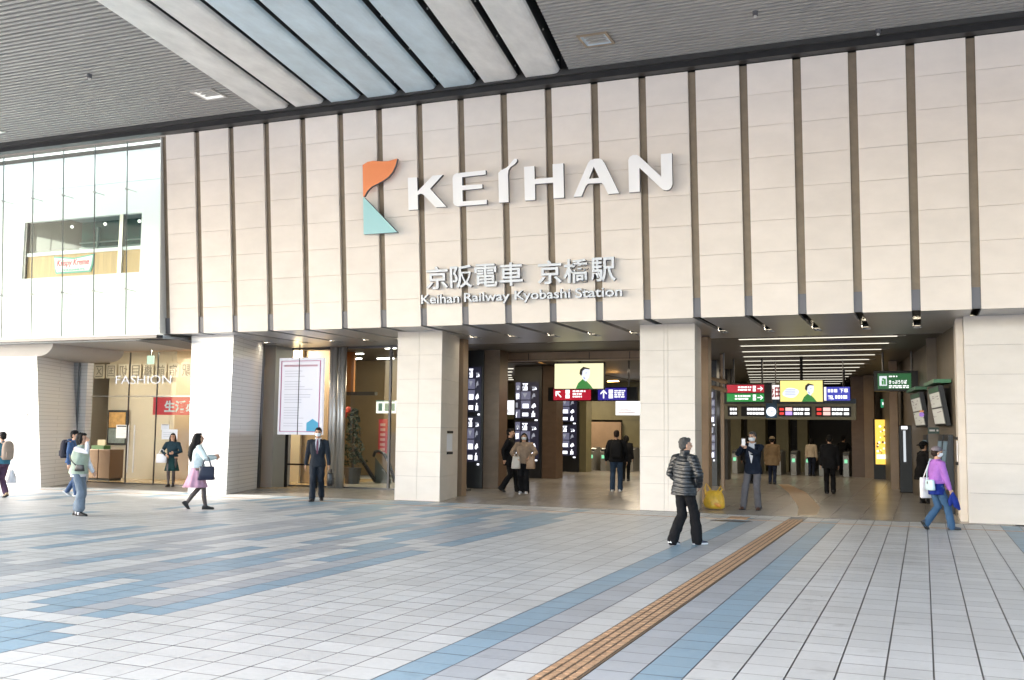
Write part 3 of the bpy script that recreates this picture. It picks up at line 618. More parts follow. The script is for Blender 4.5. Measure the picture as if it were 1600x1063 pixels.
# reflection of a sign in the shop glass, built as mirrored boards inside
mb_ = thing('reflected_sign_row', 'reflection of a character sign in the shop glass built as pale mirrored boards', 'sign reflection', (-22, 27.4, 3.2))
ca_, cb_ = at(146, 580, 26.42), at(301, 584, 26.42); st_ = (cb_.x - ca_.x) / 8
for i, ch in enumerate('区国切目橋前宿駅'):
    x = ca_.x + (i + .5) * st_
    m = MB(); m.box(x - st_ * .42, x + st_ * .42, 26.42, 26.45, ca_.z - .25, ca_.z + .22); m.build('board', mat('board_cream', (.5, .45, .36), .5), mb_)
    text('character', ch, x - st_ * .3, 26.41, ca_.z - .2, mat('reflected_ink', (.16, .14, .12), .6), mb_, fitw=st_ * .6, fith=.37, depth=.006, mirror=True)
bn = thing('red_banner', 'red hanging banner with white characters behind the shop glass', 'banner', (-20.4, 24.9, 2.2))
m = MB(); m.box(-22.0, -19.4, 24.9, 24.92, 2.08, 2.62); m.build('cloth', mat('banner_red', (.62, .04, .05), .6, emit=.03, ecol=(.8, .05, .06)), bn)
text('lettering', '生活必需品', -21.55, 24.885, 2.16, LWHITE, bn, fitw=2.05, fith=.36, bold=.03, depth=.008)
m = MB(); m.tube([(-22.05, 24.91, 2.64), (-19.35, 24.91, 2.64)], .014, 6); m.build('rail', STEEL, bn)
rs = thing('red_lit_sign', 'small red lit sign with yellow bars beside the far left tiled column', 'sign', (-24.6, 24.35, 1))
m = MB(); p0 = at(113, 652, 24.35); p1 = at(131, 700, 24.35); m.box(p0.x, p1.x, 24.35, 24.45, p1.z, p0.z); m.build('box', glow('sign_red_glow', (1, .06, .10), .8), rs)
m = MB(); wd = (p1.x - p0.x) / 6
for k in range(3): m.box(p0.x + wd * (1.2 + 1.4 * k), p0.x + wd * (1.9 + 1.4 * k), 24.335, 24.348, p1.z + .3, p0.z - .05)
m.build('yellow_bar', glow('sign_yellow_glow', (1, .75, .15), .9), rs)
pf = thing('poster_frame', 'dark framed shop guide poster on the cream wall', 'poster', (-24.6, 26.5, 1))
p0 = at(169, 641, 26.5); p1 = at(197, 696, 26.5)
m = MB(); m.box(p0.x, p1.x, 26.5, 26.58, p1.z, p0.z); m.build('frame', BSCR, pf)
m = MB(); m.box(p0.x + .07, p1.x - .07, 26.485, 26.498, (p0.z + p1.z) / 2, p0.z - .07); m.build('picture', mat('poster_amber', (.55, .30, .08), .5, var=.4, vs=4), pf)
m = MB(); m.box(p0.x + .07, p1.x - .07, 26.485, 26.498, p1.z + .07, (p0.z + p1.z) / 2 - .03); m.build('picture', mat('poster_greygreen', (.20, .24, .22), .5, var=.3, vs=6), pf)
def notice(label, px0, py0, px1, py1, Y, lines=4, head=None, cat='notice'):
    a, b_ = at(px0, py0, Y), at(px1, py1, Y); t = thing('paper_notice', label, cat, (a.x, Y, b_.z))
    m = MB(); m.box(a.x, b_.x, Y, Y + .006, b_.z, a.z); m.build('sheet', PAPER, t)
    m = MB(); h = (a.z - b_.z); w = b_.x - a.x
    for k in range(lines): z = a.z - h * (.3 + .6 * k / lines); m.box(a.x + w * .1, b_.x - w * (.1 + .2 * (k % 2)), Y - .003, Y - .001, z - h * .03, z)
    m.build('print_line', mat('faint_print', (.45, .46, .5), .6), t)
    if head: m = MB(); m.box(a.x + w * .08, b_.x - w * .08, Y - .003, Y - .001, a.z - h * .16, a.z - h * .05); m.build('heading', head, t)
    return t
notice('white paper notice stuck over the dark framed poster', 182, 664, 198, 685, 25.6, 4, TXTD)
notice('white paper notice with grey heading on the shop glass', 252, 663, 264, 672, 24.15, 3, TXTD)
notice('larger pale paper notice on the shop glass near the woman', 253, 671, 277, 687, 24.16, 3)
kb = thing('kiosk_cabinet', 'brown metal kiosk cabinet standing inside the shop glass', 'cabinet', (-24.4, 25, 0))
p0 = at(137, 702, 25.0); p1 = at(170, 750, 25.0)
for a, b_ in ((p0.x, p0.x + (p1.x - p0.x) * .48), (p0.x + (p1.x - p0.x) * .5, p1.x)):
    m = MB(); m.box(a, b_, 25, 25.6, .08, p0.z); m.build('cabinet_body', mat('brown_metal', (.16, .10, .065), .35, .4), kb, bevel=.012)
m = MB(); m.box(p0.x + .03, p1.x - .03, 25.05, 25.55, 0.005, .079); m.build('plinth', BLACK, kb)
ib = thing('leaflet_box', 'green and white leaflet box standing on the brown kiosk cabinet', 'leaflet box', (p0.x + .2, 25.2, p0.z))
m = MB(); m.box(p0.x + .05, p0.x + .55, 25.1, 25.4, p0.z, p0.z + .12); m.build('tray', mat('leaf_green', (.06, .16, .05), .5), ib)
m = MB(); m.box(p0.x + .1, p0.x + .42, 25.3, 25.33, p0.z + .122, p0.z + .3); m.build('card', mat('card_cream', (.5, .42, .28), .6), ib)
ex = thing('exit_sign', 'small pale green lit exit sign under the shop ceiling', 'exit sign', (-22, 25.2, 3.6))
p0 = at(230, 556, 25.2); p1 = at(239, 569, 25.2); m = MB(); m.box(p0.x, p1.x, 25.2, 25.26, p1.z, p0.z); m.build('lit_face', glow('pale_green_glow', (.75, .95, .72), .9), ex); m = MB(); m.box((p0.x + p1.x) / 2 - .02, (p0.x + p1.x) / 2 + .02, 25.21, 25.25, p0.z, 4.19); m.build('hanger', DSTEEL, ex)

# ---------------------------------------------------------------- glass entrance between tiled and stone columns
ge = thing('glass_entrance', 'tall glass entrance with steel posts beside the notice display', 'glass entrance', (-15, 25, 0))
for x0, x1 in ((-17.5, -16.3), (-15.5, -14.2), (-14.18, -13.1), (-13.08, -12.1)):
    m = MB(); m.box(x0, x1, 25.75, 25.775, .05, 4.05); m.build('glass_pane', GLASS, ge)
m = MB(); m.box(-17.54, -12.0, 25.72, 25.8, 0.006, .05); m.box(-17.54, -12.0, 25.72, 25.8, 4.06, 4.13)
for x in (-14.19, -13.09): m.box(x - .03, x + .03, 25.72, 25.8, .05, 4.06)
m.build('glass_frame', DSTEEL, ge)
m = MB(); m.box(-18.1, -17.55, 24.9, 25.8, 0, 4.13); m.build('steel_panel', mat('satin_grey_panel', (.36, .37, .37), .4, .3), ge)
for x, r in ((at(517, 650, 25.7).x, .07), (at(522, 650, 25.7).x, .085), (at(529, 650, 25.7).x, .05), (at(535, 650, 25.7).x, .09)):
    m = MB(); m.tube([(x, 25.7, 0.005), (x, 25.7, 4.12)], r, 14, ends=False); m.build('steel_post', STEEL, ge, smooth=True)
for x, y, r in ((-14.62, 28.5, .06), (-14.42, 28.5, .05), (-14.0, 28.4, .1)):
    m = MB(); m.tube([(x, y, 0.005), (x, y, 4.1)], r, 12, ends=False); m.build('inner_post', DSTEEL, ge, smooth=True)
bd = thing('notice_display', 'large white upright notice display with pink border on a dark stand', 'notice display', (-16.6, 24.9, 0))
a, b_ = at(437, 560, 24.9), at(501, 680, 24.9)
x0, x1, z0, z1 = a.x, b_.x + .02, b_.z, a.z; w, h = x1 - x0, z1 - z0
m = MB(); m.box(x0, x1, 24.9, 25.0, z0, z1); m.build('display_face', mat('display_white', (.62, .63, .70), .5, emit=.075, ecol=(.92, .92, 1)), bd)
m = MB(); g = .05; PK = mat('display_pink', (.6, .2, .4), .5)
for q in ((x0 + g * w, x1 - g * w, z1 - .045 * h, z1 - .037 * h), (x0 + g * w, x1 - g * w, z0 + .037 * h, z0 + .045 * h), (x0 + g * w, x0 + (g + .018) * w, z0 + .045 * h, z1 - .045 * h), (x1 - (g + .018) * w, x1 - g * w, z0 + .045 * h, z1 - .045 * h)): m.box(q[0], q[1], 24.885, 24.897, q[2], q[3])
m.build('border', PK, bd)
m = MB(); m.box(x0 + .12 * w, x1 - .12 * w, 24.885, 24.897, z1 - .115 * h, z1 - .09 * h); m.build('heading', mat('display_rose', (.62, .40, .50), .5, emit=.02, ecol=(1, .8, .9)), bd)
m = MB(); rr = random.Random(4)
for k in range(22):
    z = z1 - h * (.17 + .034 * k); 
    if k in (3, 8, 13, 19): continue
    m.box(x0 + .14 * w, x0 + w * rr.uniform(.45, .8 if k < 12 else .6), 24.887, 24.897, z - .006 * h, z)
m.build('print_line', mat('display_print', (.42, .43, .50), .6, emit=.02, ecol=(.9, .9, 1)), bd)
m = MB(); cx = x1 - .2 * w; m.poly([(cx - .2, 24.885, z0 + .1), (cx + .2, 24.885, z0 + .1), (cx + .2, 24.885, z0 + .34), (cx, 24.885, z0 + .46), (cx - .2, 24.885, z0 + .34)], (0, .01, 0)); m.build('blue_house_mark', mat('display_blue', (.12, .45, .68), .5, emit=.04, ecol=(.15, .55, .85)), bd)
m = MB(); xm = x0 + .47 * w; m.box(xm - .008, xm + .008, 24.87, 24.884, z0, z1 + .4); m.build('centre_joint', BLACK, bd)
m = MB(); xl = at(447, 720, 24.95).x; m.box(xl - .035, xl + .035, 24.92, 24.98, 0.02, z0 + .02); m.box(x1 - .2, x1 - .13, 24.92, 24.98, 0.02, z0 + .02); m.box(xl + .036, x1 - .21, 24.93, 24.97, .66, .71); m.build('stand', BSCR, bd)
gi = thing('store_interior', 'brown department store interior behind the glass entrance', 'store interior', (-16, 31, 0))
m = MB(); m.box(-24, -17.1, 33.5, 33.6, 0, 4.3); m.build('back_wall', mat('ochre_wall', (.24, .17, .085), .45, var=.1, vs=1.5), gi)
a, b_ = at(424, 640, 27.4), at(470, 640, 27.4); m = MB(); m.box(a.x, b_.x, 27.4, 27.5, 0.006, 4.2); m.build('pale_wall', mat('pale_cream_wall', (.66, .58, .45), .5, var=.04, vs=2), gi)
a, b_ = at(469, 640, 27.6), at(513, 640, 27.6); m = MB(); m.box(a.x, b_.x, 27.6, 27.7, 0.006, 4.2); m.build('tan_panel', mat('light_tan_panel', (.42, .30, .20), .45, var=.1, vs=2), gi)
lw = thing('wall_washer', 'small warm wall washer lamp above the cream wall behind the notice display', 'lamp', (a.x - .2, 26.6, 4.2))
m = MB(); m.tube([(a.x - .2, 26.6, 4.12), (a.x - .2, 26.6, 4.29)], .06, 10, ends=False); m.build('lamp', glow('warm_spot', ()), lw)
l = bpy.data.lights.new('wall_washer_light', 'AREA'); l.energy = 26; l.size = .6; l.color = (1, .84, .6); lo = bpy.data.objects.new('wall_washer_light', l); COL.objects.link(lo); lo.location = (a.x - .2, 26.5, 4.05); lo.rotation_euler = (R(35), 0, 0)
m = MB(); p0 = at(506, 545, 29.5); p1 = at(552, 613, 29.5); m.box(p0.x, p1.x, 29.5, 29.6, p1.z, p0.z + .3); m.build('wood_panel', mat('red_wood', (.30, .125, .04), .4, var=.1, vs=3, stretch=(3, 1, .3)), gi)
m = MB(); p0 = at(506, 613, 29.5); p1 = at(590, 618, 29.5); m.box(p0.x, p1.x, 29.3, 29.5, p1.z, p0.z); m.build('lintel', DARKW, gi)
m = MB(); m.box(-24, -12.45, 25.85, 33.5, 4.3, 4.35); m.build('ceiling', DCEIL, gi)
m = MB(); m.hexa([(-12.9, 26.2, .01), (-17.2, 33.5, .01), (-17.05, 33.5, .01), (-12.75, 26.2, .01)], [(-12.9, 26.2, 4.29), (-17.2, 33.5, 4.29), (-17.05, 33.5, 4.29), (-12.75, 26.2, 4.29)]); m.build('side_wall', TAUPE, gi)
for px0, px1, py in ((549, 572, 545), (540, 571, 554), (552, 566, 561), (590, 618, 561), (588, 617, 567), (603, 620, 545)):
    Y = 30 if py > 550 else 27.5; p0 = ray(px0, py); t_ = (4.28 - CAMZ) / p0.z; A = Vector((p0.x * t_, p0.y * t_, 4.28)); p1 = ray(px1, py); t_ = (4.28 - CAMZ) / p1.z; B = Vector((p1.x * t_, p1.y * t_, 4.28))
    if A.y > 33.3: continue
    d = thing('ceiling_strip', 'thin white strip light in the ceiling behind the glass entrance', 'strip light', (A.x, A.y, 4.28), group='strip lights behind the glass entrance')
    m = MB(); m.box(A.x, B.x, A.y - .05, A.y + .05, 4.275, 4.295); m.build('tube', glow('cool_strip', (1, .95, .82), 5), d)
l = bpy.data.lights.new('store_light', 'AREA'); l.energy = 45; l.size = 2.5; l.color = (1, .85, .6); lo = bpy.data.objects.new('store_light', l); COL.objects.link(lo); lo.location = (-15.5, 30, 4.2)
es = thing('escalator', 'dark escalator with curved black handrail behind the glass entrance', 'escalator', (-15, 29.5, 0))
m = MB(); m.tube([at(q, y_, 28.6) for q, y_ in ((584, 712), (586, 706), (592, 705), (600, 709), (607, 721), (612, 736), (616, 752))], .05, 8); m.build('handrail', RUBBER, es, smooth=True)
m = MB(); a = at(550, 696, 28.4); b_ = at(584, 750, 28.4); m.hexa([(a.x, 28.4, a.z - .08), (b_.x, 28.4, b_.z - .08), (b_.x, 28.4, b_.z + .06), (a.x, 28.4, a.z + .06)], [(a.x, 28.5, a.z - .08), (b_.x, 28.5, b_.z - .08), (b_.x, 28.5, b_.z + .06), (a.x, 28.5, a.z + .06)]); m.build('truss', BSCR, es)
q0, q1 = at(586, 720, 28.65), at(612, 750, 28.65); m = MB(); m.add([(q0.x, 28.65, q0.z + .1), (q1.x, 28.65, .1), (q1.x, 28.65, .01), (q0.x, 28.65, .01), (q0.x, 28.68, q0.z + .1), (q1.x, 28.68, .1), (q1.x, 28.68, .01), (q0.x, 28.68, .01)], [(0, 1, 2, 3), (7, 6, 5, 4), (0, 4, 5, 1), (1, 5, 6, 2), (2, 6, 7, 3), (3, 7, 4, 0)]); m.build('balustrade', mat('smoked_panel', (.09, .10, .085), .15), es)
rb = thing('red_vertical_banner', 'narrow red vertical banner inside the glass entrance', 'banner', (-16, 31, 1))
p0 = at(592, 655, 31); p1 = at(604, 709, 31); m = MB(); m.box(p0.x, p1.x, 31, 31.03, p1.z, p0.z); m.build('cloth', mat('dull_red', (.34, .03, .04), .6, emit=.02, ecol=(.6, .04, .05)), rb)
m = MB()
for k in range(6): z = p0.z - .15 - k * .17; m.box(p0.x + .07, p1.x - .07, 30.985, 30.997, z - .09, z)
m.build('print_mark', mat('banner_mark', (.5, .3, .3), .6), rb)
wl = thing('lit_guide_board', 'white lit guide board inside the glass entrance beside the stone column', 'lit board', (-16, 31.5, 2))
p0 = at(588, 626, 31.6); p1 = at(617, 646, 31.6); m = MB(); m.box(p0.x, p1.x, 31.6, 31.7, p1.z, p0.z); m.build('lit_face', glow('warm_white_glow', (1, .95, .82), 1.1), wl); m = MB(); m.box(p0.x, p1.x, 31.58, 31.598, p0.z - .04, p0.z)
for k in range(3): m.box(p0.x + .1 + k * .25, p0.x + .25 + k * .25, 31.585, 31.598, p1.z + .08, p0.z - .1)
m.build('print_block', mat('teal_block', (.15, .3, .32), .5), wl)
pl = thing('decorative_tree', 'dark green decorative tree with red bow behind the steel posts', 'plant', (-16.3, 28, 0))
m = MB(); c0_ = at(552, 690, 28); m.tube([(c0_.x, 28, .3), (c0_.x, 28, 2.3)], [.05, .02], 8); m.build('trunk', mat('trunk_brown', (.08, .05, .03), .7), pl)
m = MB(); rr = random.Random(3)
for k in range(420):
    z = rr.uniform(.55, 2.35); rad = .36 * (1 - (z - .5) / 2.2) * (.75 + .5 * abs(math.sin(z * 7))) + .07; a_ = rr.uniform(0, 6.28); q = rad * math.sqrt(rr.random()); p = Vector((c0_.x + q * math.cos(a_), 28 + q * math.sin(a_), z)); u = Vector((rr.uniform(-1, 1), rr.uniform(-1, 1), rr.uniform(-1, 1))).normalized() * .07; v = u.orthogonal().normalized() * .028
    m.quad(p - u - v * .2, p + v, p + u, p - v)
m.build('foliage', mat('dark_leaf', (.014, .03, .012), .7, var=.3, vs=8), pl)
m = MB(); m.ell((c0_.x, 27.65, 2.32), (.11, .05, .1)); m.tube([(c0_.x - .05, 27.65, 2.3), (c0_.x - .1, 27.66, 2.1)], .04, 8); m.build('bow', mat('bow_red', (.45, .05, .03), .5), pl)
m = MB(); m.tube([(c0_.x, 28, 0.005), (c0_.x, 28, .5)], [.22, .28], 14, ends=False); m.build('planter', DSTEEL, pl)
# ---------------------------------------------------------------- station concourse shell
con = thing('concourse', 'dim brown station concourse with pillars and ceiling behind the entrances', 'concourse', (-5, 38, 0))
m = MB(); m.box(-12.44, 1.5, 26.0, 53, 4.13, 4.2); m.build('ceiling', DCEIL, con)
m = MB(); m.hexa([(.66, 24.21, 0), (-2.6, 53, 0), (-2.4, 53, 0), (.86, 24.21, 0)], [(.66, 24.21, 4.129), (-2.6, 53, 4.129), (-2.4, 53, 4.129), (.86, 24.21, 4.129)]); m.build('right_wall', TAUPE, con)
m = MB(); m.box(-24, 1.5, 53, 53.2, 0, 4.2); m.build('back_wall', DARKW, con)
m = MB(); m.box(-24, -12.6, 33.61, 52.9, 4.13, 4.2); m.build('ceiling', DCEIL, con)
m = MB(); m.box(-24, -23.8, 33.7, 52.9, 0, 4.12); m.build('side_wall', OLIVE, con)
# olive pillars in front of the dark escalator openings
for px0, px1 in ((1168, 1196), (1213, 1232), (1246, 1262), (1120, 1158)):
    a, b_ = at(px0, 700, 48), at(px1, 700, 48); m = MB(); m.box(a.x, b_.x, 48, 48.8, 0.005, 4.12); m.build('olive_pillar', OLIVE, con)
m = MB(); a, b_ = at(1330, 650, 44), at(1352, 650, 44); m.box(a.x, b_.x, 44, 44.5, 0.005, 4.12); m.build('brown_pillar', BROWN, con)
a, b_ = at(1350, 650, 43.2), at(1366, 650, 43.2); m = MB(); m.box(a.x, b_.x, 43.2, 44, 0.005, 4.12); m.build('taupe_pillar', TAN, con)
a, b_ = at(1390, 650, 35), at(1403, 650, 35); m = MB(); m.box(a.x, b_.x, 35, 36, 0.005, 4.12); m.build('taupe_pillar', TAN, con)
a, b_ = at(1456, 560, 27), at(1463, 560, 27); m = MB(); m.box(a.x - .12, b_.x + .5, 27, 27.6, 0.005, 4.12); m.build('taupe_pillar', TAUPE, con)
# left side of the right hand concourse
a, b_ = at(1099, 650, 25.2), at(1107, 650, 25.2); m = MB(); m.box(a.x - .35, b_.x, 25.2, 25.6, 0.005, 4.12); m.build('stone_edge_pillar', TAN, con)
a, b_ = at(1126, 650, 31), at(1131, 650, 31); m = MB(); m.box(a.x, b_.x, 31, 31.1, 0.005, 4.12); m.build('stone_edge_pillar', TAN, con)
a, b_ = at(1120, 650, 38.4), at(1137, 650, 38.4); m = MB(); m.box(a.x, b_.x, 38.4, 39, 0.005, 4.12); m.build('dark_pillar', DARKW, con)
# left concourse: wood beam and far walls
m = MB(); m.box(-12.15, -6.4, 29.0, 29.3, 3.86, 4.12); m.build('tan_beam', TAN, con)
m = MB()
for x in (-11.2, -9.25, -8.0): m.box(x, x + .02, 28.992, 28.998, 3.88, 4.1)
m.box(-12.1, -6.4, 28.985, 28.998, 3.90, 3.91); m.build('beam_joint', DARKW, con)
m = MB(); m.box(-12.15, -6.4, 29.31, 30.5, 3.95, 4.12); m.build('ceiling_step', mat('brown_ceiling', (.16, .12, .09), .5), con)
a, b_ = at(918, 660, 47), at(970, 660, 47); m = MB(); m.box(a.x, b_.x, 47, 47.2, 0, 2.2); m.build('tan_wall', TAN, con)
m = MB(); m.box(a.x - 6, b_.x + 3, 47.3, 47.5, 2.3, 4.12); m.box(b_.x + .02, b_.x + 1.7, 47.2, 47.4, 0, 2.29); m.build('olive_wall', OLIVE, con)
m = MB(); a = at(903, 660, 42.6); b_ = at(916, 660, 42.6); m.box(a.x, b_.x, 42.6, 43.2, 0.005, 4.12); m.build('olive_pillar', mat('pale_olive', (.28, .25, .15), .5), con)
OGL = glow('orange_cove_glow', (1, .5, .14), 3.5)
for (px, py), w in (((772, 539), .5), ((812, 541), .9), ((858, 565), .55), ((958, 597), .45)):
    r_ = ray(px, py); Y = {539: 27.0, 541: 28.5, 565: 34, 597: 40}[py]; p = at(px, py, Y)
    d = thing('orange_cove_lamp', 'glowing orange cove lamp under the concourse ceiling', 'lamp', (p.x, Y, p.z), group='orange cove lamps')
    m = MB(); m.hexa([(p.x - w / 2, Y - .12, p.z), (p.x + w / 2, Y - .12, p.z + .02), (p.x + w / 2, Y + .12, p.z + .02), (p.x - w / 2, Y + .12, p.z)], [(p.x - w / 2.4, Y - .12, p.z + .05), (p.x + w / 2.4, Y - .12, p.z + .06), (p.x + w / 2.4, Y + .12, p.z + .06), (p.x - w / 2.4, Y + .12, p.z + .05)]); m.build('shade', OGL, d)
for x, y, e_ in ((-9.5, 27.5, 9), (-9.3, 34, 14), (-11, 41, 26), (-15, 45, 26), (-2.6, 28.0, 6), (-3.4, 34.0, 8), (-4.4, 41.0, 10)):
    l = bpy.data.lights.new('concourse_light', 'AREA'); l.energy = e_; l.size = 1.6; l.color = (1, .82, .58); lo = bpy.data.objects.new('concourse_light', l); COL.objects.link(lo); lo.location = (x, y, 3.84 if x < -9 else 4.06)  # area lamps added as fill; right-hand ones make up for the dim light lines
LINE = glow('ceiling_line_glow', (1, .94, .78), 1.15)
for k in range(13):
    y = 26.1 + k * 1.98; xl = -4.35 - .142 * (y - 26); xr = -.62 - .128 * (y - 26)
    d = thing('ceiling_light_line', 'long thin white light line across the right hand concourse ceiling', 'strip light', ((xl + xr) / 2, y, 4.1), group='light lines in the concourse ceiling')
    m = MB(); m.hexa([(xl + .05, y - .06, 4.104), (xr + .1, y - .06, 4.104), (xr + .1, y + .06, 4.104), (xl + .05, y + .06, 4.104)], [(xl + .05, y - .07, 4.126), (xr + .1, y - .07, 4.126), (xr + .1, y + .07, 4.126), (xl + .05, y + .07, 4.126)]); m.build('tube', LINE, d)
    m = MB(); m.box(xl, xr + .3, y - .10, y - .072, 4.112, 4.126); m.box(xl, xr + .3, y + .072, y + .10, 4.112, 4.126); m.build('trough_edge', mat('trough_pale', (.3, .27, .22), .5), d)
for px, py in ((795, 557), (790, 581), (795, 592)): pass
for k, (px0, px1, py) in enumerate(((784, 803, 577), (783, 801, 582), (783, 800, 587), (783, 801, 591), (783, 803, 594))):
    p0 = ray(px0, py); t_ = (4.1 - CAMZ) / p0.z; A = p0 * t_; p1 = ray(px1, py); B = p1 * ((4.1 - CAMZ) / p1.z)
    d = thing('ceiling_light_line', 'short white light line between the black display pillars', 'strip light', (A.x, A.y, 4.1), group='light lines between the display pillars')
    m = MB(); m.box(A.x, B.x, A.y - .06, A.y + .06, 4.1, 4.12); m.build('tube', LINE, d)

# ---------------------------------------------------------------- display pillars
VI, WH, NA = glow('screen_violet', (.20, .20, .30), .6), glow('screen_white', (.90, .91, 1), 1.7), glow('screen_navy', (.03, .03, .07), .35)
def pillar(label, x0, x1, Y, z0, z1, depth, side_w, sm, seed, group='black display pillars in the concourse', top=4.12):
    t = thing('display_pillar', label, 'display pillar', ((x0 + x1) / 2, Y, 0), group=group); w = x1 - x0
    m = MB(); m.box(x0, x1, Y, Y + depth, 0.006, top); m.build('casing', mat('pillar_black', (.02, .022, .027), .3), t)
    if side_w: m = MB(); m.box(x1 + .003, x1 + side_w, Y + .05, Y + depth, 0.006, top); m.build('stone_side', sm, t)
    hh = (z1 - z0 - .12) / 2
    for s in range(2):
        r = random.Random(seed); a = z0 + s * (hh + .12); sx0, sx1 = x0 + .06 * w, x1 - .10 * w; ww = sx1 - sx0
        m = MB(); m.box(sx0, sx1, Y - .02, Y - .002, a, a + hh, 0)
        for row in range(4):
            zz = a + hh * (1 - (row + 1) / 4) + .02; ch = hh / 4 - .04
            for cxx, cw_ in ((.0, .2), (.24, .4), (.68, .3)):
                qx = sx0 + ww * cxx; qw = ww * cw_
                if r.random() < .55: m.box(qx, qx + qw, Y - .025, Y - .021, zz, zz + ch, 1)
                for j in range(r.choice((1, 2, 3))):
                    kind = r.random(); u0, v0 = r.uniform(0, .3), r.uniform(0, .3); u1, v1 = u0 + r.uniform(.45, .75), v0 + r.uniform(.4, .75)
                    pts = {0: [(u0, v0), (u1, v0), (u1, v1), (u0, v1)], 1: [(u0, v1), (u1, v1), ((u0 + u1) / 2, v0)], 2: [(u0, v0), (u0 + .12, v0), ((u0 + u1) / 2, v1), (u0 + .2, v1)], 3: [(u0, v0), (u1, v0 + .1), (u1 - .1, v1 - .1), ((u0 + u1) / 2, v1), (u0 + .05, (v0 + v1) / 2)]}[int(kind * 4)]
                    m.poly([(qx + qw * min(u, 1), Y - .026 - .0015 * j, zz + ch * min(v, 1)) for u, v in pts], (0, -.001, 0), 2 if r.random() < .7 else 3)
        m.box(sx1 - .14 * w, sx1 - .04 * w, Y - .03, Y - .021, a - .09, a - .04, 2)
        m.build('screen', [NA, VI, WH, glow('screen_grey', (.35, .36, .42), .7)], t)
    return t
pillar('nearest black display pillar showing a collage right of the stone column', -12.83, -12.17, 27.8, .78, 3.62, .7, .5, BROWN, 11)
pillar('middle black display pillar behind the woman with shopping bags', -14.06, -12.97, 35, .72, 3.53, .8, .55, BROWN, 11)
pillar('farthest black display pillar under the red direction sign', -14.71, -13.63, 41.4, .69, 3.45, .8, .3, OLIVE, 11)
a, b_ = at(1108, 650, 33.5), at(1120, 650, 33.5)
pillar('narrow black display pillar just right of the beige column and yellow bag', a.x - .25, b_.x, 33.5, .9, 3.1, .5, 0, BROWN, 12)

# ---------------------------------------------------------------- hanging screens and signs
def box_at(mb, px0, py0, px1, py1, Y, d=.1, mi=0):
    a, b_ = at(px0, py0, Y), at(px1, py1, Y); mb.box(a.x, b_.x, Y, Y + d, b_.z, a.z, mi); return a, b_
SKIN_G = glow('screen_pale_skin', (.80, .84, 1), .9); HAIR_G = glow('screen_black', (.01, .01, .01), .05); GRN_G = glow('screen_green', (.015, .22, .03), .8)
CRM_G = glow('screen_cream', (.93, .87, .52), .95); YEL_G = glow('screen_yellow', (.95, .80, .25), .95); BLU_G = glow('screen_blue', (.3, .4, .9), .6)
def screen(label, x0, x1, z0, z1, Y, base, hang=True, bubble=False, k=1.0, fx=.62):
    t = thing('hanging_screen', label, 'screen', ((x0 + x1) / 2, Y, z0)); w, h = x1 - x0, z1 - z0
    m = MB(); m.box(x0 - .03, x1 + .03, Y, Y + .12, z0 - .03, z1 + .03); m.build('casing', BSCR, t)
    if hang: m = MB(); xm = (x0 + x1) / 2; m.tube([(xm, Y + .08, z1), (xm, Y + .08, 4.12)], .045, 8, ends=False); m.build('hanger', BSCR, t)
    m = MB(); m.box(x0, x1, Y - .012, Y - .002, z0, z1, 0)
    def P_(u, v, d): return (x0 + u * w, Y - .013 - d, z0 + v * h)
    def pg(pts, d, mi): m.poly([P_(u, v, d) for u, v in pts], (0, -.001, 0), mi)
    f = fx
    pg([(f - .19, 0), (f - .14, .22), (f - .05, .38), (f + .03, .30), (f + .10, .16), (f + .16, 0)], .002, 3)
    pg([(f - .05, .38), (f + .02, .28), (f + .06, .42), (f - .03, .46)], .004, 1)
    pg([(f - .07, .5), (f - .04, .40), (f + .03, .37), (f + .08, .43), (f + .095, .6), (f + .09, .76), (f - .02, .78), (f - .07, .66)], .005, 1)
    pg([(f - .115, .60), (f - .08, .50), (f - .06, .56), (f - .05, .70), (f + .0, .78), (f - .04, .86), (f - .10, .76)], .007, 2)
    pg([(f - .05, .79), (f + .09, .76), (f + .095, .80), (f - .04, .87)], .008, 2)
    pg([(f + .01, .62), (f + .04, .635), (f + .04, .62), (f + .01, .605)], .009, 2)
    pg([(f - .035, .46), (f - .015, .38), (f + .005, .38), (f - .02, .47)], .006, 4)
    if bubble:
        pg([(.06 + .19 * (1 - math.cos(a_)) + .02 * math.sin(3 * a_), .42 + .24 * math.sin(a_)) for a_ in [q * math.pi / 9 for q in range(18)]], .003, 1)
        for q in range(4): pg([(.12, .56 - q * .08), (.36, .57 - q * .08), (.36, .585 - q * .08), (.12, .575 - q * .08)], .005, 4)
    m.build('picture', [base, SKIN_G, HAIR_G, GRN_G, BLU_G], t)
    return t
screen('large hanging cream screen with a drawn figure in green over the left concourse', -10.69, -9.1, 3.05, 3.83, 30, CRM_G, fx=.63)
screen('hanging yellow screen with a speech bubble in the right hand concourse', -4.05, -2.8, 2.71, 3.35, 32, YEL_G, bubble=True, fx=.70)
def sign_bars(m, x0, x1, z0, z1, Y, rows, seed, mi=0):
    r = random.Random(seed); h = (z1 - z0) / rows
    for k in range(rows):
        x = x0; z = z1 - (k + 1) * h
        while x < x1 - .03:
            w = r.uniform(.04, .13); m.box(x, min(x + w, x1), Y - .012, Y - .004, z + h * .22, z + h * .82, mi); x += w + r.uniform(.015, .035)
            if k and x > x0 + (x1 - x0) * r.uniform(.6, 1): break
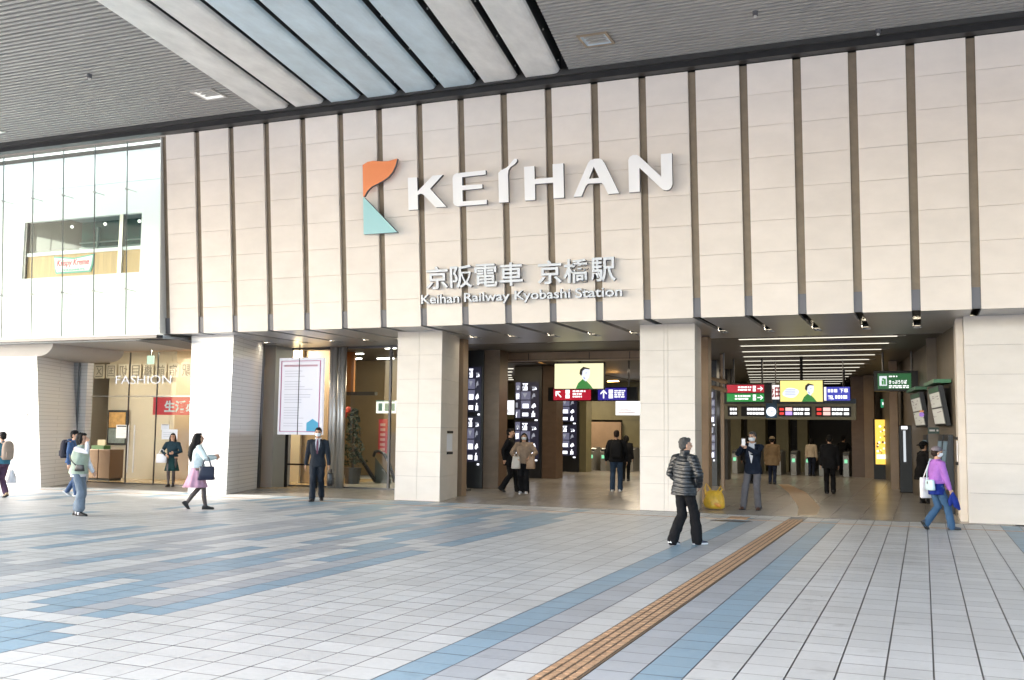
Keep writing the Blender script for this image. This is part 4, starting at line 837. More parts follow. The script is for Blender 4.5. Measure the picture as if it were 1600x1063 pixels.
def arrow(m, cx, cz, s, ang, Y, mi=0):
    def q(u, v): c_, d = math.cos(ang), math.sin(ang); return (cx + s * (u * c_ - v * d), Y - .012, cz + s * (u * d + v * c_))
    m.poly([q(-.5, -.07), (q(.3, -.07)), q(.3, .07), q(-.5, .07)], (0, .006, 0), mi)
    m.poly([q(.5, 0), q(.12, .38), q(-.04, .38), q(.26, 0), q(-.04, -.38), q(.12, -.38)], (0, .007, 0), mi)
RED_G = glow('sign_red_lit', (.52, .012, .035), .75); BLUE_G = glow('sign_blue_lit', (.045, .03, .40), .6); GREEN_G = glow('sign_green_lit', (.01, .30, .05), .75)
def dirsign(label, parts, Y, x0, x1, z0, z1):
    t = thing('direction_sign', label, 'direction sign', ((x0 + x1) / 2, Y, z0)); m = MB(); m.box(x0, x1, Y, Y + .2, z0, z1); m.build('casing', BSCR, t)
    m = MB()
    for x in (x0 + .3, x1 - .3): m.tube([(x, Y + .1, z1), (x, Y + .1, 4.12)], .03, 8, ends=False)
    m.build('hanger', DSTEEL, t)
    for (a, b_, c_, d, g, ang, ax, tx0, tx1, rows, sd_, ic) in parts:
        m = MB(); m.box(a, b_, Y - .004, Y - .001, c_, d); m.build('lit_face', g, t)
        m = MB(); arrow(m, ax, (c_ + d) / 2, (d - c_) * .7, ang, Y); sign_bars(m, tx0, tx1, c_ + (d - c_) * .18, d - (d - c_) * .15, Y, rows, sd_)
        for q in ic: m.box(q, q + (d - c_) * .36, Y - .012, Y - .004, c_ + (d - c_) * .15, c_ + (d - c_) * .48); m.box(q, q + (d - c_) * .36, Y - .012, Y - .004, c_ + (d - c_) * .54, c_ + (d - c_) * .86)
        m.build('white_marking', TXTW, t)
    return t
dirsign('hanging direction sign with red and dark blue lit halves and white arrows', [(-11.8, -10.45, 2.79, 3.2, RED_G, R(135), -11.62, -11.1, -10.6, 3, 5, (-11.36,)), (-10.2, -9.2, 2.79, 3.2, BLUE_G, R(90), -10.0, -9.62, -9.25, 4, 6, (-9.82,))], 33, -12.0, -8.85, 2.76, 3.23)
dirsign('hanging direction sign with red lit strip above green lit strip', [(-5.86, -4.68, 3.03, 3.28, RED_G, 0, -4.8, -5.5, -5.08, 2, 7, (-5.03,)), (-5.86, -4.68, 2.74, 3.0, GREEN_G, 0, -4.8, -5.6, -5.08, 2, 8, (-5.03,))], 33, -5.95, -4.45, 2.7, 3.32)
# advertising boards behind
ab = thing('advert_board', 'white lit board with two red Japanese characters behind the yellow screen', 'advert board', (-4.4, 34, 2.8))
a, b_ = at(1197, 602, 34), at(1230, 624, 34)
m = MB(); m.box(a.x, b_.x, 34, 34.1, b_.z, a.z); m.build('lit_face', glow('advert_white', (1, .93, .9), 1.0), ab)
cwid = (at(1222, 602, 34).x - a.x) / 2
for i, ch in enumerate('成田'): text('character', ch, a.x + .02 + i * cwid, 33.99, b_.z + .06, glow('advert_red', (.55, .02, .03), .4), ab, fitw=cwid * .9, fith=(a.z - b_.z) * .72, bold=.03, depth=.006)
m = MB(); m.tube([(a.x + .3, 34.05, a.z), (a.x + .3, 34.05, 4.12)], .02, 6, ends=False); m.build('hanger', DSTEEL, ab)
ab = thing('advert_board', 'blue lit board with white telephone line right of the yellow screen', 'advert board', (-2.5, 34, 2.8))
a, b_ = at(1284, 605, 34), at(1328, 626, 34); c_ = at(1291, 605, 34)
m = MB(); m.box(c_.x, b_.x, 34, 34.1, b_.z, a.z); m.build('lit_face', glow('advert_blue', (.05, .06, .48), .8), ab)
m = MB(); m.box(a.x, c_.x, 34, 34.1, b_.z, a.z); m.build('white_end', glow('advert_white', ()), ab)
m = MB(); sign_bars(m, c_.x + .05, b_.x - .35, (a.z + b_.z) / 2 + .01, a.z - .04, 34, 1, 3); m.build('white_marking', TXTW, ab)
text('lettering', '下車', b_.x - .31, 33.99, (a.z + b_.z) / 2 + .03, TXTW, ab, fitw=.26, fith=.14, bold=.02, depth=.006)
text('lettering', 'TEL', c_.x + .05, 33.99, b_.z + .04, TXTW, ab, fitw=.18, fith=.12, bold=.03, depth=.006)
m = MB(); sign_bars(m, c_.x + .27, b_.x - .05, b_.z + .02, (a.z + b_.z) / 2 - .02, 34, 1, 4); m.build('white_marking', TXTW, ab)
m = MB(); m.tube([(b_.x - .2, 34.05, a.z), (b_.x - .2, 34.05, 4.12)], .02, 6, ends=False); m.build('hanger', DSTEEL, ab)
# departure board
db = thing('departure_board', 'long black departure board with lit white rows over the ticket gates', 'departure board', (-4.5, 38, 2.3))
m = MB(); m.box(-7.0, -2.2, 38, 38.3, 2.25, 2.82); m.build('frame', mat('board_olive_frame', (.17, .16, .11), .4, .3), db)
m = MB(); m.box(-7.0, -2.2, 38.05, 38.35, 2.83, 3.0); m.build('header', mat('board_header', (.02, .05, .09), .4), db)
RD_G = glow('led_red', (.9, .05, .04), .9); PK_G = glow('led_pink', (1, .55, .5), 1.1); VL_G = glow('led_violet', (.55, .35, 1), 1.1)
for px0, px1, extra in ((1137, 1152, 0), (1158, 1196, 0), (1216, 1268, 1), (1274, 1330, 2)):
    a, b_ = at(px0, 639, 37.98), at(px1, 651, 37.98)
    m = MB(); m.box(a.x, b_.x, 37.98, 37.998, 2.36, 2.72, 0); w = b_.x - a.x
    for k, z in enumerate((2.57, 2.42)):
        s0 = a.x + w * .30 if extra else a.x + w * .25
        r = random.Random(px0 + k); x = s0 + (.28 * w if extra else 0) * .6
        while x < b_.x - .25 * w: q = r.uniform(.05, .12); m.box(x, x + q, 37.965, 37.975, z, z + .09, 1); x += q + .02
        m.box(b_.x - .2 * w, b_.x - .06 * w, 37.965, 37.975, z, z + .09, 1)
        if extra: m.box(a.x + .04 * w, a.x + .17 * w, 37.965, 37.975, z, z + .09, 2); m.box(a.x + .22 * w, a.x + .42 * w, 37.965, 37.975, z - .01, z + .11, 3 if (k == 0 or extra == 2) else 4)
    m.build('led_panel', [BSCR, TXTW, RD_G, PK_G, VL_G], db)
m = MB()
for x in (-6.6, -2.6): m.tube([(x, 38.15, 2.82), (x, 38.15, 4.12)], .04, 8, ends=False)
m.build('hanger', DSTEEL, db)
ck = thing('station_clock', 'round white lit clock set between the departure board panels', 'clock', (-5.0, 37.9, 2.5))
p = at(1205, 643.5, 37.95); m = MB(); m.tube([(p.x, 37.9, p.z), (p.x, 37.99, p.z)], .17, 20, ends=False); m.build('dial', glow('clock_glow', (.85, .92, 1), 1.2), ck)
m = MB(); m.box(p.x - .008, p.x + .008, 37.885, 37.895, p.z, p.z + .12); m.box(p.x, p.x + .08, 37.885, 37.895, p.z - .008, p.z + .008); m.build('hand', BLACK, ck)
m = MB(); m.box(p.x - .2, p.x + .2, 37.995, 38.0, 2.3, 2.95); m.build('back_plate', mat('clock_blue', (.03, .08, .14), .4), ck)
# escalators beyond the gates
for px0, px1 in ((1196, 1213), (1232, 1246)):
    a, b_ = at(px0, 700, 49.5), at(px1, 700, 49.5); t = thing('escalator', 'dark escalator flight rising behind the ticket gates', 'escalator', ((a.x + b_.x) / 2, 49.5, 0), group='escalators behind the gates')
    m = MB()
    for k in range(8): m.box(a.x, b_.x, 49.5 + k * .35, 49.84 + k * .35, 0.3 * k + .006, .3 * (k + 1))
    m.build('steps', mat('escalator_step', (.04, .04, .045), .4, .4), t)
# ticket gates
GB = mat('gate_grey', (.30, .30, .29), .35, .3); GT = mat('gate_dark_top', (.04, .04, .045), .3)
def gate(x, y):
    t = thing('ticket_gate', 'grey ticket gate machine in the row at the back of the concourse', 'ticket gate', (x, y, 0), group='ticket gates at the back of the concourse')
    m = MB(); m.loft([[(x - .11, y, 0.006), (x + .11, y, 0.006), (x + .11, y, .85), (x - .11, y, .85)], [(x - .13, y + .3, 0.006), (x + .13, y + .3, 0.006), (x + .13, y + .3, 1.0), (x - .13, y + .3, 1.0)], [(x - .13, y + 1.5, 0.006), (x + .13, y + 1.5, 0.006), (x + .13, y + 1.5, 1.0), (x - .13, y + 1.5, 1.0)]]); m.build('gate_body', GB, t)
    m = MB(); m.hexa([(x - .12, y + .05, .90), (x + .12, y + .05, .90), (x + .13, y + .9, 1.005), (x - .13, y + .9, 1.005)], [(x - .12, y + .05, .94), (x + .12, y + .05, .94), (x + .13, y + .9, 1.05), (x - .13, y + .9, 1.05)]); m.build('reader_top', GT, t)
    m = MB(); m.box(x - .06, x + .06, y - .01, y - .001, .55, .7); m.build('indicator', glow('gate_green', (.3, .9, .5), .8), t)
for px in (924, 942, 985): p = at(px, 735, 43.4); gate(p.x, 43.4)
for px in (1148, 1181, 1216, 1240, 1262, 1284, 1322): p = at(px, 735, 44.2); gate(p.x, 44.2)
for label, px0, py0, px1, py1, Y in (('white lit board between the nearest and middle display pillars', 781, 626, 803, 648, 42), ('narrow white lit board between the middle and farthest display pillars', 860, 626, 868, 649, 46), ('white lit board beside the left edge of the central stone column', 962, 627, 1003, 649, 46)):
    t = thing('lit_board', label, 'lit board', at((px0 + px1) / 2, py1, Y)); m = MB(); box_at(m, px0, py0, px1, py1, Y); m.build('lit_face', glow('cool_board_glow', (.98, .97, 1), 1.15), t)
    m = MB(); a, b_ = at(px0, py0, Y), at(px1, py1, Y); w, h = b_.x - a.x, a.z - b_.z
    for k in range(3): m.box(a.x + w * .1, a.x + w * (.5 + .12 * k), Y - .012, Y - .004, a.z - h * (.6 + .12 * k), a.z - h * (.55 + .12 * k))
    m.build('print_line', mat('pale_print', (.6, .45, .5), .5), t)
    if label.startswith('narrow'): m = MB(); m.box(a.x, b_.x, Y - .012, Y - .004, a.z - h * .4, a.z); m.build('cyan_block', glow('cyan_glow', (.1, .65, .75), .8), t)
    m = MB(); m.tube([((a.x + b_.x) / 2, Y + .05, a.z), ((a.x + b_.x) / 2, Y + .05, 4.12)], .03, 6, ends=False); m.build('hanger', DSTEEL, t)
cn = thing('traffic_cone', 'small red lamp post beside the farthest display pillar', 'lamp post', at(863, 737, 41)); p = at(864, 711, 41); m = MB(); m.tube([(p.x, 41, 0.005), (p.x, 41, p.z - .06)], .03, 8, ends=False); m.build('post', DSTEEL, cn); m = MB(); m.ell((p.x, 41, p.z), (.09, .09, .09)); m.build('lamp', glow('red_lamp', (1, .03, .05), 1.5), cn)
cn.name = 'lamp_post'
# right hand wall: ticket sign, fare maps, machines, advert light box
tk = thing('ticket_sign', 'hanging black sign with green lit panel marking the ticket counter', 'ticket sign', (-.7, 31, 3))
a, b_ = at(1365, 580, 31), at(1440, 611, 31); m = MB(); m.box(a.x, b_.x, 31, 31.35, b_.z, a.z); m.build('casing', BSCR, tk)
g0, g1 = at(1371, 584, 31), at(1424, 608, 31); m = MB(); m.box(g0.x, g1.x, 30.985, 30.998, g1.z, g0.z); m.build('lit_face', glow('ticket_green', (.01, .20, .05), .42), tk)
i0, i1 = at(1374, 588, 31), at(1386, 603, 31); m = MB(); m.box(i0.x, i1.x, 30.97, 30.98, i1.z, i0.z); m.build('pictogram', glow('picto_white', (.8, .85, .9), .8), tk)
m = MB(); m.ell(((i0.x + i1.x) / 2, 30.965, i1.z + .19), (.03, .006, .03)); m.box(i0.x + .06, i1.x - .09, 30.96, 30.968, i1.z + .03, i1.z + .15); m.box(i1.x - .08, i1.x - .03, 30.96, 30.968, i1.z + .03, i1.z + .2); m.build('pictogram_mark', GRN_G, tk)
q0, q1 = at(1389, 594, 31), at(1417, 600, 31); text('lettering', 'きっぷうりば', q0.x, 30.98, q1.z, TXTW, tk, fitw=q1.x - q0.x, fith=q0.z - q1.z, bold=.02, depth=.006)
m = MB(); q2, q3 = at(1389, 587, 31), at(1402, 590, 31); sign_bars(m, q2.x, q3.x, q3.z, q2.z, 30.99, 1, 9); q2, q3 = at(1389, 602, 31), at(1420, 607, 31); sign_bars(m, q2.x, q3.x, q3.z, q2.z, 30.99, 2, 10); m.build('white_marking', TXTW, tk)
m = MB()
for x in (a.x + .25, b_.x - .25): m.tube([(x, 31.15, a.z), (x, 31.15, 4.12)], .03, 6, ends=False)
m.build('hanger', DSTEEL, tk)
def rwx(y): return .66 - .1133 * (y - 24.21)
MAPF = mat('fare_map_paper', (.55, .56, .52), .5, emit=.03, ecol=(1, 1, .92)); MAPG = mat('fare_map_green', (.03, .16, .07), .4)
def faremap(label, y0, y1, px, seed):
    t = thing('fare_map', label, 'fare map', (rwx(y0), (y0 + y1) / 2, 2.0), group=None)
    def Q(y, v, d): return Vector((rwx(y) - .15 - .13 * v - d, y, 2.0 + .8 * v))   # leans out at the top
    m = MB(); m.hexa([Q(y0, -.06, 0), Q(y1, -.06, 0), Q(y1, 1.06, 0), Q(y0, 1.06, 0)], [Q(y0, -.06, -.1), Q(y1, -.06, -.1), Q(y1, 1.06, -.1), Q(y0, 1.06, -.1)]); m.build('frame', BSCR, t)
    d = (y1 - y0) * .05; m = MB()
    for v0, v1, mi in ((0, .43, 0), (.47, .88, 0), (.90, 1.03, 1)): m.hexa([Q(y0 + d, v0, .004), Q(y1 - d, v0, .004), Q(y1 - d, v1, .004), Q(y0 + d, v1, .004)], [Q(y0 + d, v0, .012), Q(y1 - d, v0, .012), Q(y1 - d, v1, .012), Q(y0 + d, v1, .012)], mi)
    m.build('map_face', [MAPF, MAPG], t)
    r = random.Random(seed); m = MB()
    for k in range(14):
        yy = r.uniform(y0 + 2 * d, y1 - 3 * d); vv = r.choice([r.uniform(.05, .38), r.uniform(.52, .82)]); w = r.uniform(.05, .4)
        m.hexa([Q(yy, vv, .014), Q(min(yy + w, y1 - d), vv, .014), Q(min(yy + w, y1 - d), vv + .02, .014), Q(yy, vv + .02, .014)], [Q(yy, vv, .018), Q(min(yy + w, y1 - d), vv, .018), Q(min(yy + w, y1 - d), vv + .02, .018), Q(yy, vv + .02, .018)])
    m.build('map_line', mat('map_ink', (.3, .25, .28), .6), t)
    m = MB(); q = Q(y0, 1.1, .05); m.hexa([(rwx(y0) - .02, y0 - .1, q.z + .02), (rwx(y1) - .02, y1 + .1, q.z + .02), (rwx(y1) - .38, y1 + .1, q.z + .02), (rwx(y0) - .38, y0 - .1, q.z + .02)], [(rwx(y0) - .02, y0 - .1, q.z + .1), (rwx(y1) - .02, y1 + .1, q.z + .1), (rwx(y1) - .38, y1 + .1, q.z + .1), (rwx(y0) - .38, y0 - .1, q.z + .1)]); m.build('green_hood', MAPG, t)
    return t
faremap('nearest slanted fare map board with green hood over the ticket machines', 24.6, 26.4, 0, 1)
faremap('second slanted fare map board with green hood farther along the right wall', 28.2, 30.4, 0, 2)
tm_i = 0
for y0, y1, lab in ((24.6, 25.35, 'nearest dark ticket machine in the right wall beside the stone pier'), (25.5, 26.25, 'second dark ticket machine in the right wall'), (28.4, 29.2, 'dark ticket machine behind the person in the black hat')):
    t = thing('ticket_machine', lab, 'ticket machine', (rwx(y0) - .2, y0, 0))
    def Q(y, dx, z): return Vector((rwx(y) - dx, y, z))
    prof = [(.01, .006), (.12, .006), (.12, .8), (.30, .82), (.30, .95), (.16, 1.1), (.10, 1.75), (.01, 1.75)]
    m = MB(); m.loft([[Q(y0, a, z) for a, z in prof], [Q(y1, a, z) for a, z in prof]]); m.build('machine_body', mat('machine_dark', (.016, .02, .025), .35, .2), t)
    m = MB(); m.hexa([Q(y0 + .1, .165, 1.14), Q(y1 - .1, .165, 1.14), Q(y1 - .1, .115, 1.6), Q(y0 + .1, .115, 1.6)], [Q(y0 + .1, .175, 1.14), Q(y1 - .1, .175, 1.14), Q(y1 - .1, .125, 1.6), Q(y0 + .1, .125, 1.6)]); m.build('touch_screen', glow('machine_screen', (.25, .38, .45), .35), t)
vm = thing('vending_machine', 'tall black machine with a vertical light strip beside the tan pillar', 'machine', (-.6, 33.5, 0))
a, b_ = at(1404, 665, 33), at(1434, 764, 33); m = MB(); m.box(a.x, b_.x, 33, 33.7, 0.006, a.z); m.build('machine_body', BSCR, vm, bevel=.02)
s0, s1 = at(1411, 673, 33), at(1416, 722, 33); m = MB(); m.box(s0.x, s1.x, 32.98, 32.998, s1.z, s0.z); m.build('light_strip', glow('strip_cool', (.75, .8, .85), .7), vm)
s0, s1 = at(1408, 665, 33), at(1418, 671, 33); m = MB(); m.box(s0.x, s1.x, 32.97, 32.978, s1.z, s0.z - .02); m.build('lit_label', TXTW, vm)
yl = thing('light_box', 'bright yellow advertising light box on a black stand at the back of the concourse', 'light box', (-1.6, 42.6, 0))
a, b_ = at(1364, 655, 42.4), at(1389, 749, 42.4); m = MB(); m.box(a.x, b_.x, 42.4, 42.7, 0.006, a.z); m.build('casing', BSCR, yl)
a, b_ = at(1367, 656, 42.4), at(1388, 726, 42.4); m = MB(); m.box(a.x, b_.x, 42.37, 42.39, b_.z, a.z, 0); r = random.Random(6); w, h = b_.x - a.x, a.z - b_.z
for k in range(26):
    cx, cz, s = a.x + w * r.uniform(.15, .85), b_.z + h * r.uniform(.15, .9), w * r.uniform(.04, .12); m.poly([(cx + s * math.cos(q) * r.uniform(.7, 1.3), 42.365, cz + s * math.sin(q)) for q in (0, 1.2, 2.5, 3.8, 5)], (0, -.003, 0), 1 if r.random() < .6 else 2)
m.box(a.x + .04, b_.x - .04, 42.36, 42.368, b_.z + .12 * h, b_.z + .22 * h, 1); m.build('poster', [glow('poster_yellow', (1, .58, .08), 1.15), glow('poster_pale', (1, .95, .7), 1.3), glow('poster_amber', (.9, .35, .02), .9)], yl)
pb = thing('plate_sign', 'small dark green plate sign on the taupe wall above the cap wearer', 'plate sign', (0, 27, 1.6))
a, b_ = at(1450, 668, 26.9), at(1471, 678, 26.9); m = MB(); m.box(a.x, b_.x, 26.9, 26.93, b_.z, a.z); m.build('plate', mat('plate_green', (.02, .05, .04), .4), pb)
m = MB(); sign_bars(m, a.x + .03, b_.x - .03, b_.z + .04, a.z - .04, 26.9, 1, 2); m.build('white_marking', mat('dim_white', (.5, .5, .5), .5), pb)
ps = thing('purple_sticker', 'small purple and orange character free sticker on the taupe pillar', 'sticker', (-.1, 26.85, 2.2)); ps['label'] = 'small purple and orange sticker on the taupe pillar between the fare maps'
a = at(1440, 648, 26.85); m = MB(); m.poly([(a.x + .06 * math.cos(q), 26.85, a.z + .06 * math.sin(q)) for q in [k * .628 for k in range(10)]], (0, .01, 0)); m.build('disc', glow('purple_glow', (.45, .2, .8), .5), ps); m = MB(); m.box(a.x - .05, a.x + .05, 26.84, 26.849, a.z + .06, a.z + .1); m.build('orange_tab', glow('orange_tab', (.9, .3, .05), .5), ps)
gs = thing('green_exit_sign', 'small green running figure exit sign on the far wall', 'exit sign', at(1379, 630, 42.6)); a, b_ = at(1376, 624, 42.8), at(1383, 637, 42.8); m = MB(); m.box(a.x, b_.x, 42.8, 42.86, b_.z, a.z); m.build('lit_face', glow('exit_green', (.03, .45, .2), .5), gs); m = MB(); m.box(a.x + .06, b_.x - .06, 42.78, 42.79, b_.z + .1, a.z - .12); m.build('figure_mark', TXTW, gs)
gs['label'] = 'small green lit exit sign below the ticket sign on the far wall'
# speakers / cameras at left of right concourse
sc = thing('security_camera', 'pale security camera bracket high on the left of the right hand concourse', 'camera', (-5, 31, 3.2))
for py in (592, 605):
    a = at(1113, py, 30.6); b_ = at(1133, py + 5, 30.4); m = MB(); m.tube([a, b_], [.05, .075], 10); m.build('camera_body', TAN, sc, smooth=True)
m = MB(); a = at(1131, 600, 30.7); m.box(a.x - .02, a.x + .02, 30.68, 30.75, a.z - .25, 4.12); m.build('bracket', DSTEEL, sc)
# plastic bag on the floor
yb = thing('plastic_bag', 'yellow plastic shopping bag standing on the floor beside the beige column', 'plastic bag', (-4.42, 23.2, 0))
YB1 = mat('yellow_plastic', (.72, .42, .03), .35, var=.25, vs=9, bump=.5, bs=22, sheen=.2); m = MB(); rings = []
for z, rx, ry in ((.006, .17, .1), (.05, .235, .14), (.16, .25, .15), (.28, .225, .13), (.38, .17, .09), (.44, .13, .06)):
    rings.append([(-4.42 + rx * math.cos(q) * (1 + .06 * math.sin(5 * q + z * 20)), 23.2 + ry * math.sin(q) * (1 + .08 * math.sin(7 * q + z * 15)), z) for q in [k * math.pi / 16 for k in range(32)]])
m.loft(rings)
o = m.build('bag_body', YB1, yb, smooth=True); sb = o.modifiers.new('sub', 'SUBSURF'); sb.levels = 2; sb.render_levels = 2
for v in o.data.vertices: v.co += v.normal * (.03 * noise.noise(v.co * 9 + Vector((3, 1, 0))) + .02 * noise.noise(v.co * 21))
for sx, q in ((-1, 1.0), (1, .92)):
    m = MB(); pts = [(-4.42 + sx * .10 - .07, 23.17, .33), (-4.42 + sx * .15 - .06, 23.18, .47 * q), (-4.42 + sx * .17 - .01, 23.2, .585 * q), (-4.42 + sx * .15 + .035, 23.2, .50 * q), (-4.42 + sx * .075 + .03, 23.21, .36)]
    m.tube(pts, [.04, .02, .012, .018, .04], 8); m.build('handle', YB1, yb, smooth=True)
m = MB(); m.ell((-4.33, 23.075, .12), (.10, .02, .045), Matrix.Rotation(.4, 3, 'Y')); m.build('print_mark', mat('pale_print_orange', (.75, .30, .04), .4), yb, smooth=True)
# ---------------------------------------------------------------- people
def vox(mb, size, name, sm=2, amp=0.0, fr=9.0, disp=None, k=1.0):
    me = mb.mesh(name + '_src', [])
    o = bpy.data.objects.new(name, me); COL.objects.link(o)
    r = o.modifiers.new('r', 'REMESH'); r.mode = 'VOXEL'; r.voxel_size = size; r.use_smooth_shade = True
    if sm: q = o.modifiers.new('s', 'SMOOTH'); q.factor = .5; q.iterations = sm
    dg = bpy.context.evaluated_depsgraph_get(); dg.update()
    out = bpy.data.meshes.new_from_object(o.evaluated_get(dg)); bpy.data.objects.remove(o); bpy.data.meshes.remove(me)
    out.name = name
    if amp or disp:
        sd_ = Vector((random.random() * 50, random.random() * 50, 0))
        nrm = [v.normal.copy() for v in out.vertices]
        for v, n in zip(out.vertices, nrm):
            d = 0
            if amp: p = Vector((v.co.x * fr, v.co.y * fr, v.co.z * fr * .8)) + sd_; d = amp * (noise.noise(p) + .5 * noise.noise(p * 2.3))
            if disp: d += disp(v.co)
            v.co += n * d
    if k != 1: out.transform(Matrix.Scale(k, 4))
    out.polygons.foreach_set('use_smooth', [True] * len(out.polygons)); out.update()
    return out
def ik(a, b, l1, l2, pole):
    a, b = Vector(a), Vector(b); d = b - a; L = min(d.length, (l1 + l2) * .999); u = d.normalized()
    x = (l1 * l1 - l2 * l2 + L * L) / (2 * L); h = math.sqrt(max(l1 * l1 - x * x, 0)); p = Vector(pole); p = (p - u * p.dot(u))
    p = p.normalized() if p.length > 1e-6 else u.orthogonal().normalized()
    return a + u * x + p * h, a + u * L
SKIN = mat('skin', (.52, .30, .20), .5, var=.06, vs=12); HAIRB = mat('black_hair', (.009, .008, .008), .6, bump=.6, bs=90, spec=.2); HAIRG = mat('grey_hair', (.055, .052, .05), .7, bump=.5, bs=120); HAIRD = mat('dark_brown_hair', (.022, .013, .010), .6, bump=.6, bs=90, spec=.2)
EYE = mat('eye_dark', (.02, .015, .012), .25); LIP = mat('lip', (.36, .13, .11), .5); MASK = mat('white_face_mask', (.78, .80, .82), .7)
def cloth(n, c, rough=.8, var=.14): return mat(n, c, rough, var=var, vs=7, bump=.3, bs=55, spec=.15)

class Pers:
    pass
def person(label, loc, face, h, L=(-.085, .0, 0), Rf=(.085, .0, 0), lh=(-.25, .03, .80), rh=(.25, .03, .80), lpole=(-.6, -1, 0), rpole=(.6, -1, 0), lean=.03, yaw=0, pitch=0, top=None, bottom=None, shoes=None, hair='short', hairm=None, mask=False, wf=1.0, near=True, group=None, skin=SKIN, tights=None, curl=.5):
    P = Pers(); k = h / 1.70; rz = R(face - 90); V = .0085 if near else .013; VC = .0105 if near else .016
    t = thing('person', label, 'person', loc, rz, group); P.root = t; P.k = k; P.M = Matrix.Translation(loc) @ Matrix.Rotation(rz, 4, 'Z') @ Matrix.Scale(k, 4); P.rz = rz
    def foot_tf(f):
        x, y, p = f[:3]; a = R(p); pv = .12 if p >= 0 else -.06; out = R(f[3]) if len(f) > 3 else (.14 if x > 0 else -.14)
        def F(v):
            yy = pv + (v[1] - pv) * math.cos(a) + v[2] * math.sin(a); zz = -(v[1] - pv) * math.sin(a) + v[2] * math.cos(a); xx = v[0]
            c_, s_ = math.cos(-out), math.sin(-out); return Vector((x + xx * c_ - yy * s_, y + xx * s_ + yy * c_, zz + (f[4] if len(f) > 4 else 0)))
        return F
    FL, FR = foot_tf(L), foot_tf(Rf); aL, aR = FL((0, 0, .085)), FR((0, 0, .085))
    hz = .905
    for a, hx in ((aL, -.09), (aR, .09)): hz = min(hz, a.z + math.sqrt(max(.815 ** 2 - a.y ** 2 - (a.x - hx) ** 2, .2)) + .02)
    dz = hz - .905
    def tf(p): return Vector((p[0], p[1] + lean * max(p[2] - .9, 0), p[2] + dz))
    legs = []
    for a, hx in ((aL, -.09), (aR, .09)):
        hp = Vector((hx, 0, hz - .02)); kn, an = ik(hp, a, .415, .405, (0, 1, 0)); legs.append((hp, kn, an))
    arms = []
    sw = .185 * wf
    for sgn, tgt, pole in ((-1, lh, lpole), (1, rh, rpole)):
        s_ = tf((sgn * sw, 0, 1.375)); el, wr = ik(s_, tf(tgt), .285, .255, pole); arms.append((s_, el, wr, sgn))
    P.arms = arms; P.tf = tf
    # head frame
    hc = tf((0, .015, 1.46)); HR = Matrix.Rotation(R(-yaw), 3, 'Z') @ Matrix.Rotation(R(-pitch), 3, 'X')
    def hd(v): return hc + HR @ (Vector(v) - Vector((0, 0, 1.46)))
    # body
    b = MB(); q = .86
    b.torso([(.84, 0, 0, .150 * wf, .10), (.92, 0, 0, .150 * wf, .105), (1.05, 0, 0, .122 * wf, .088), (1.22, 0, .005, .150 * wf, .10), (1.34, 0, 0, .155 * wf, .085), (1.41, 0, 0, .09, .06), (1.45, 0, .005, .055, .055)], tf=tf)
    b.tube([tf((0, 0, 1.38)), tf((0, .008, 1.44)), hd((0, .005, 1.52))], [.058, .054, .052], 12)
    b.ell(hd((0, -.008, 1.605)), (.074, .094, .094), HR); b.ell(hd((0, .022, 1.55)), (.062, .070, .085), HR); b.ell(hd((0, .048, 1.497)), (.036, .034, .026), HR)
    b.ell(hd((0, .10, 1.565)), (.013, .02, .026), HR); b.ell(hd((0, .092, 1.585)), (.01, .014, .03), HR)
    for sgn in (-1, 1):
        b.ell(hd((sgn * .077, -.002, 1.565)), (.011, .022, .031), HR); b.ell(hd((sgn * .035, .072, 1.556)), (.022, .018, .02), HR)
        b.ell(hd((sgn * .032, .083, 1.608)), (.025, .012, .009), HR)
    for (hp, kn, an) in legs: b.tube([hp + Vector((0, 0, .03)), (hp + kn) / 2, kn, (kn + an) / 2 + Vector((0, -.012, 0)), an], [.078, .068, .05, .048, .034], 12)
    for F in (FL, FR): b.loft([[F((.036 * w_ * math.cos(c_), y_, max(.012, .012 + h_ * (.5 + .5 * math.sin(c_))))) for c_ in [j * math.pi / 6 for j in range(12)]] for y_, w_, h_ in ((-.06, .7, .05), (-.02, .9, .085), (.05, 1, .06), (.12, .95, .035), (.16, .5, .02))])
    hands = []
    for (s_, el, wr, sgn) in arms:
        b.tube([s_, (s_ + el) / 2, el, (el + wr) / 2, wr], [.05, .044, .037, .034, .025], 12)
        d = (wr - el).normalized(); n = Vector((-sgn, 0, 0)); n = (n - d * n.dot(d)); n = n.normalized() if n.length > .05 else d.orthogonal().normalized(); w_ = d.cross(n).normalized()
        fwd = Vector((0, 1, 0))
        if w_.dot(fwd) < 0: w_ = -w_
        pc = wr + d * .05; rot = Matrix((w_, n, d)).transposed()
        b.ell(pc, (.038, .017, .05), rot)
        for j, (o_, ln) in enumerate(((.028, .066), (.0095, .075), (-.0095, .07), (-.028, .055))):
            p0 = wr + d * .082 + w_ * o_; a_ = curl * .55; p = p0; pts = [p - d * .02, p]; dd = d
            for sgm in (.42, .33, .25): dd = (dd * math.cos(a_) + n * math.sin(a_)).normalized(); p = p + dd * ln * sgm; pts.append(p)
            b.tube(pts, [.0095, .0095, .009, .0085, .0075], 7)
        p = wr + d * .025 + w_ * .03; b.tube([p, p + d * .028 + w_ * .022 + n * .008, p + d * .055 + w_ * .026 + n * .018], [.013, .011, .009], 7)
        hands.append((wr + d * .09, d, n, w_))
    P.hands = hands
    o = link('body', vox(b, V, 'body', 1, k=k), t); o.data.materials.append(skin)
    def add(name, mb, m, size=VC, sm=3, amp=.006, fr=9, disp=None):
        o = link(name, vox(mb, size, name, sm, amp, fr, disp, k), t); o.data.materials.append(m); return o
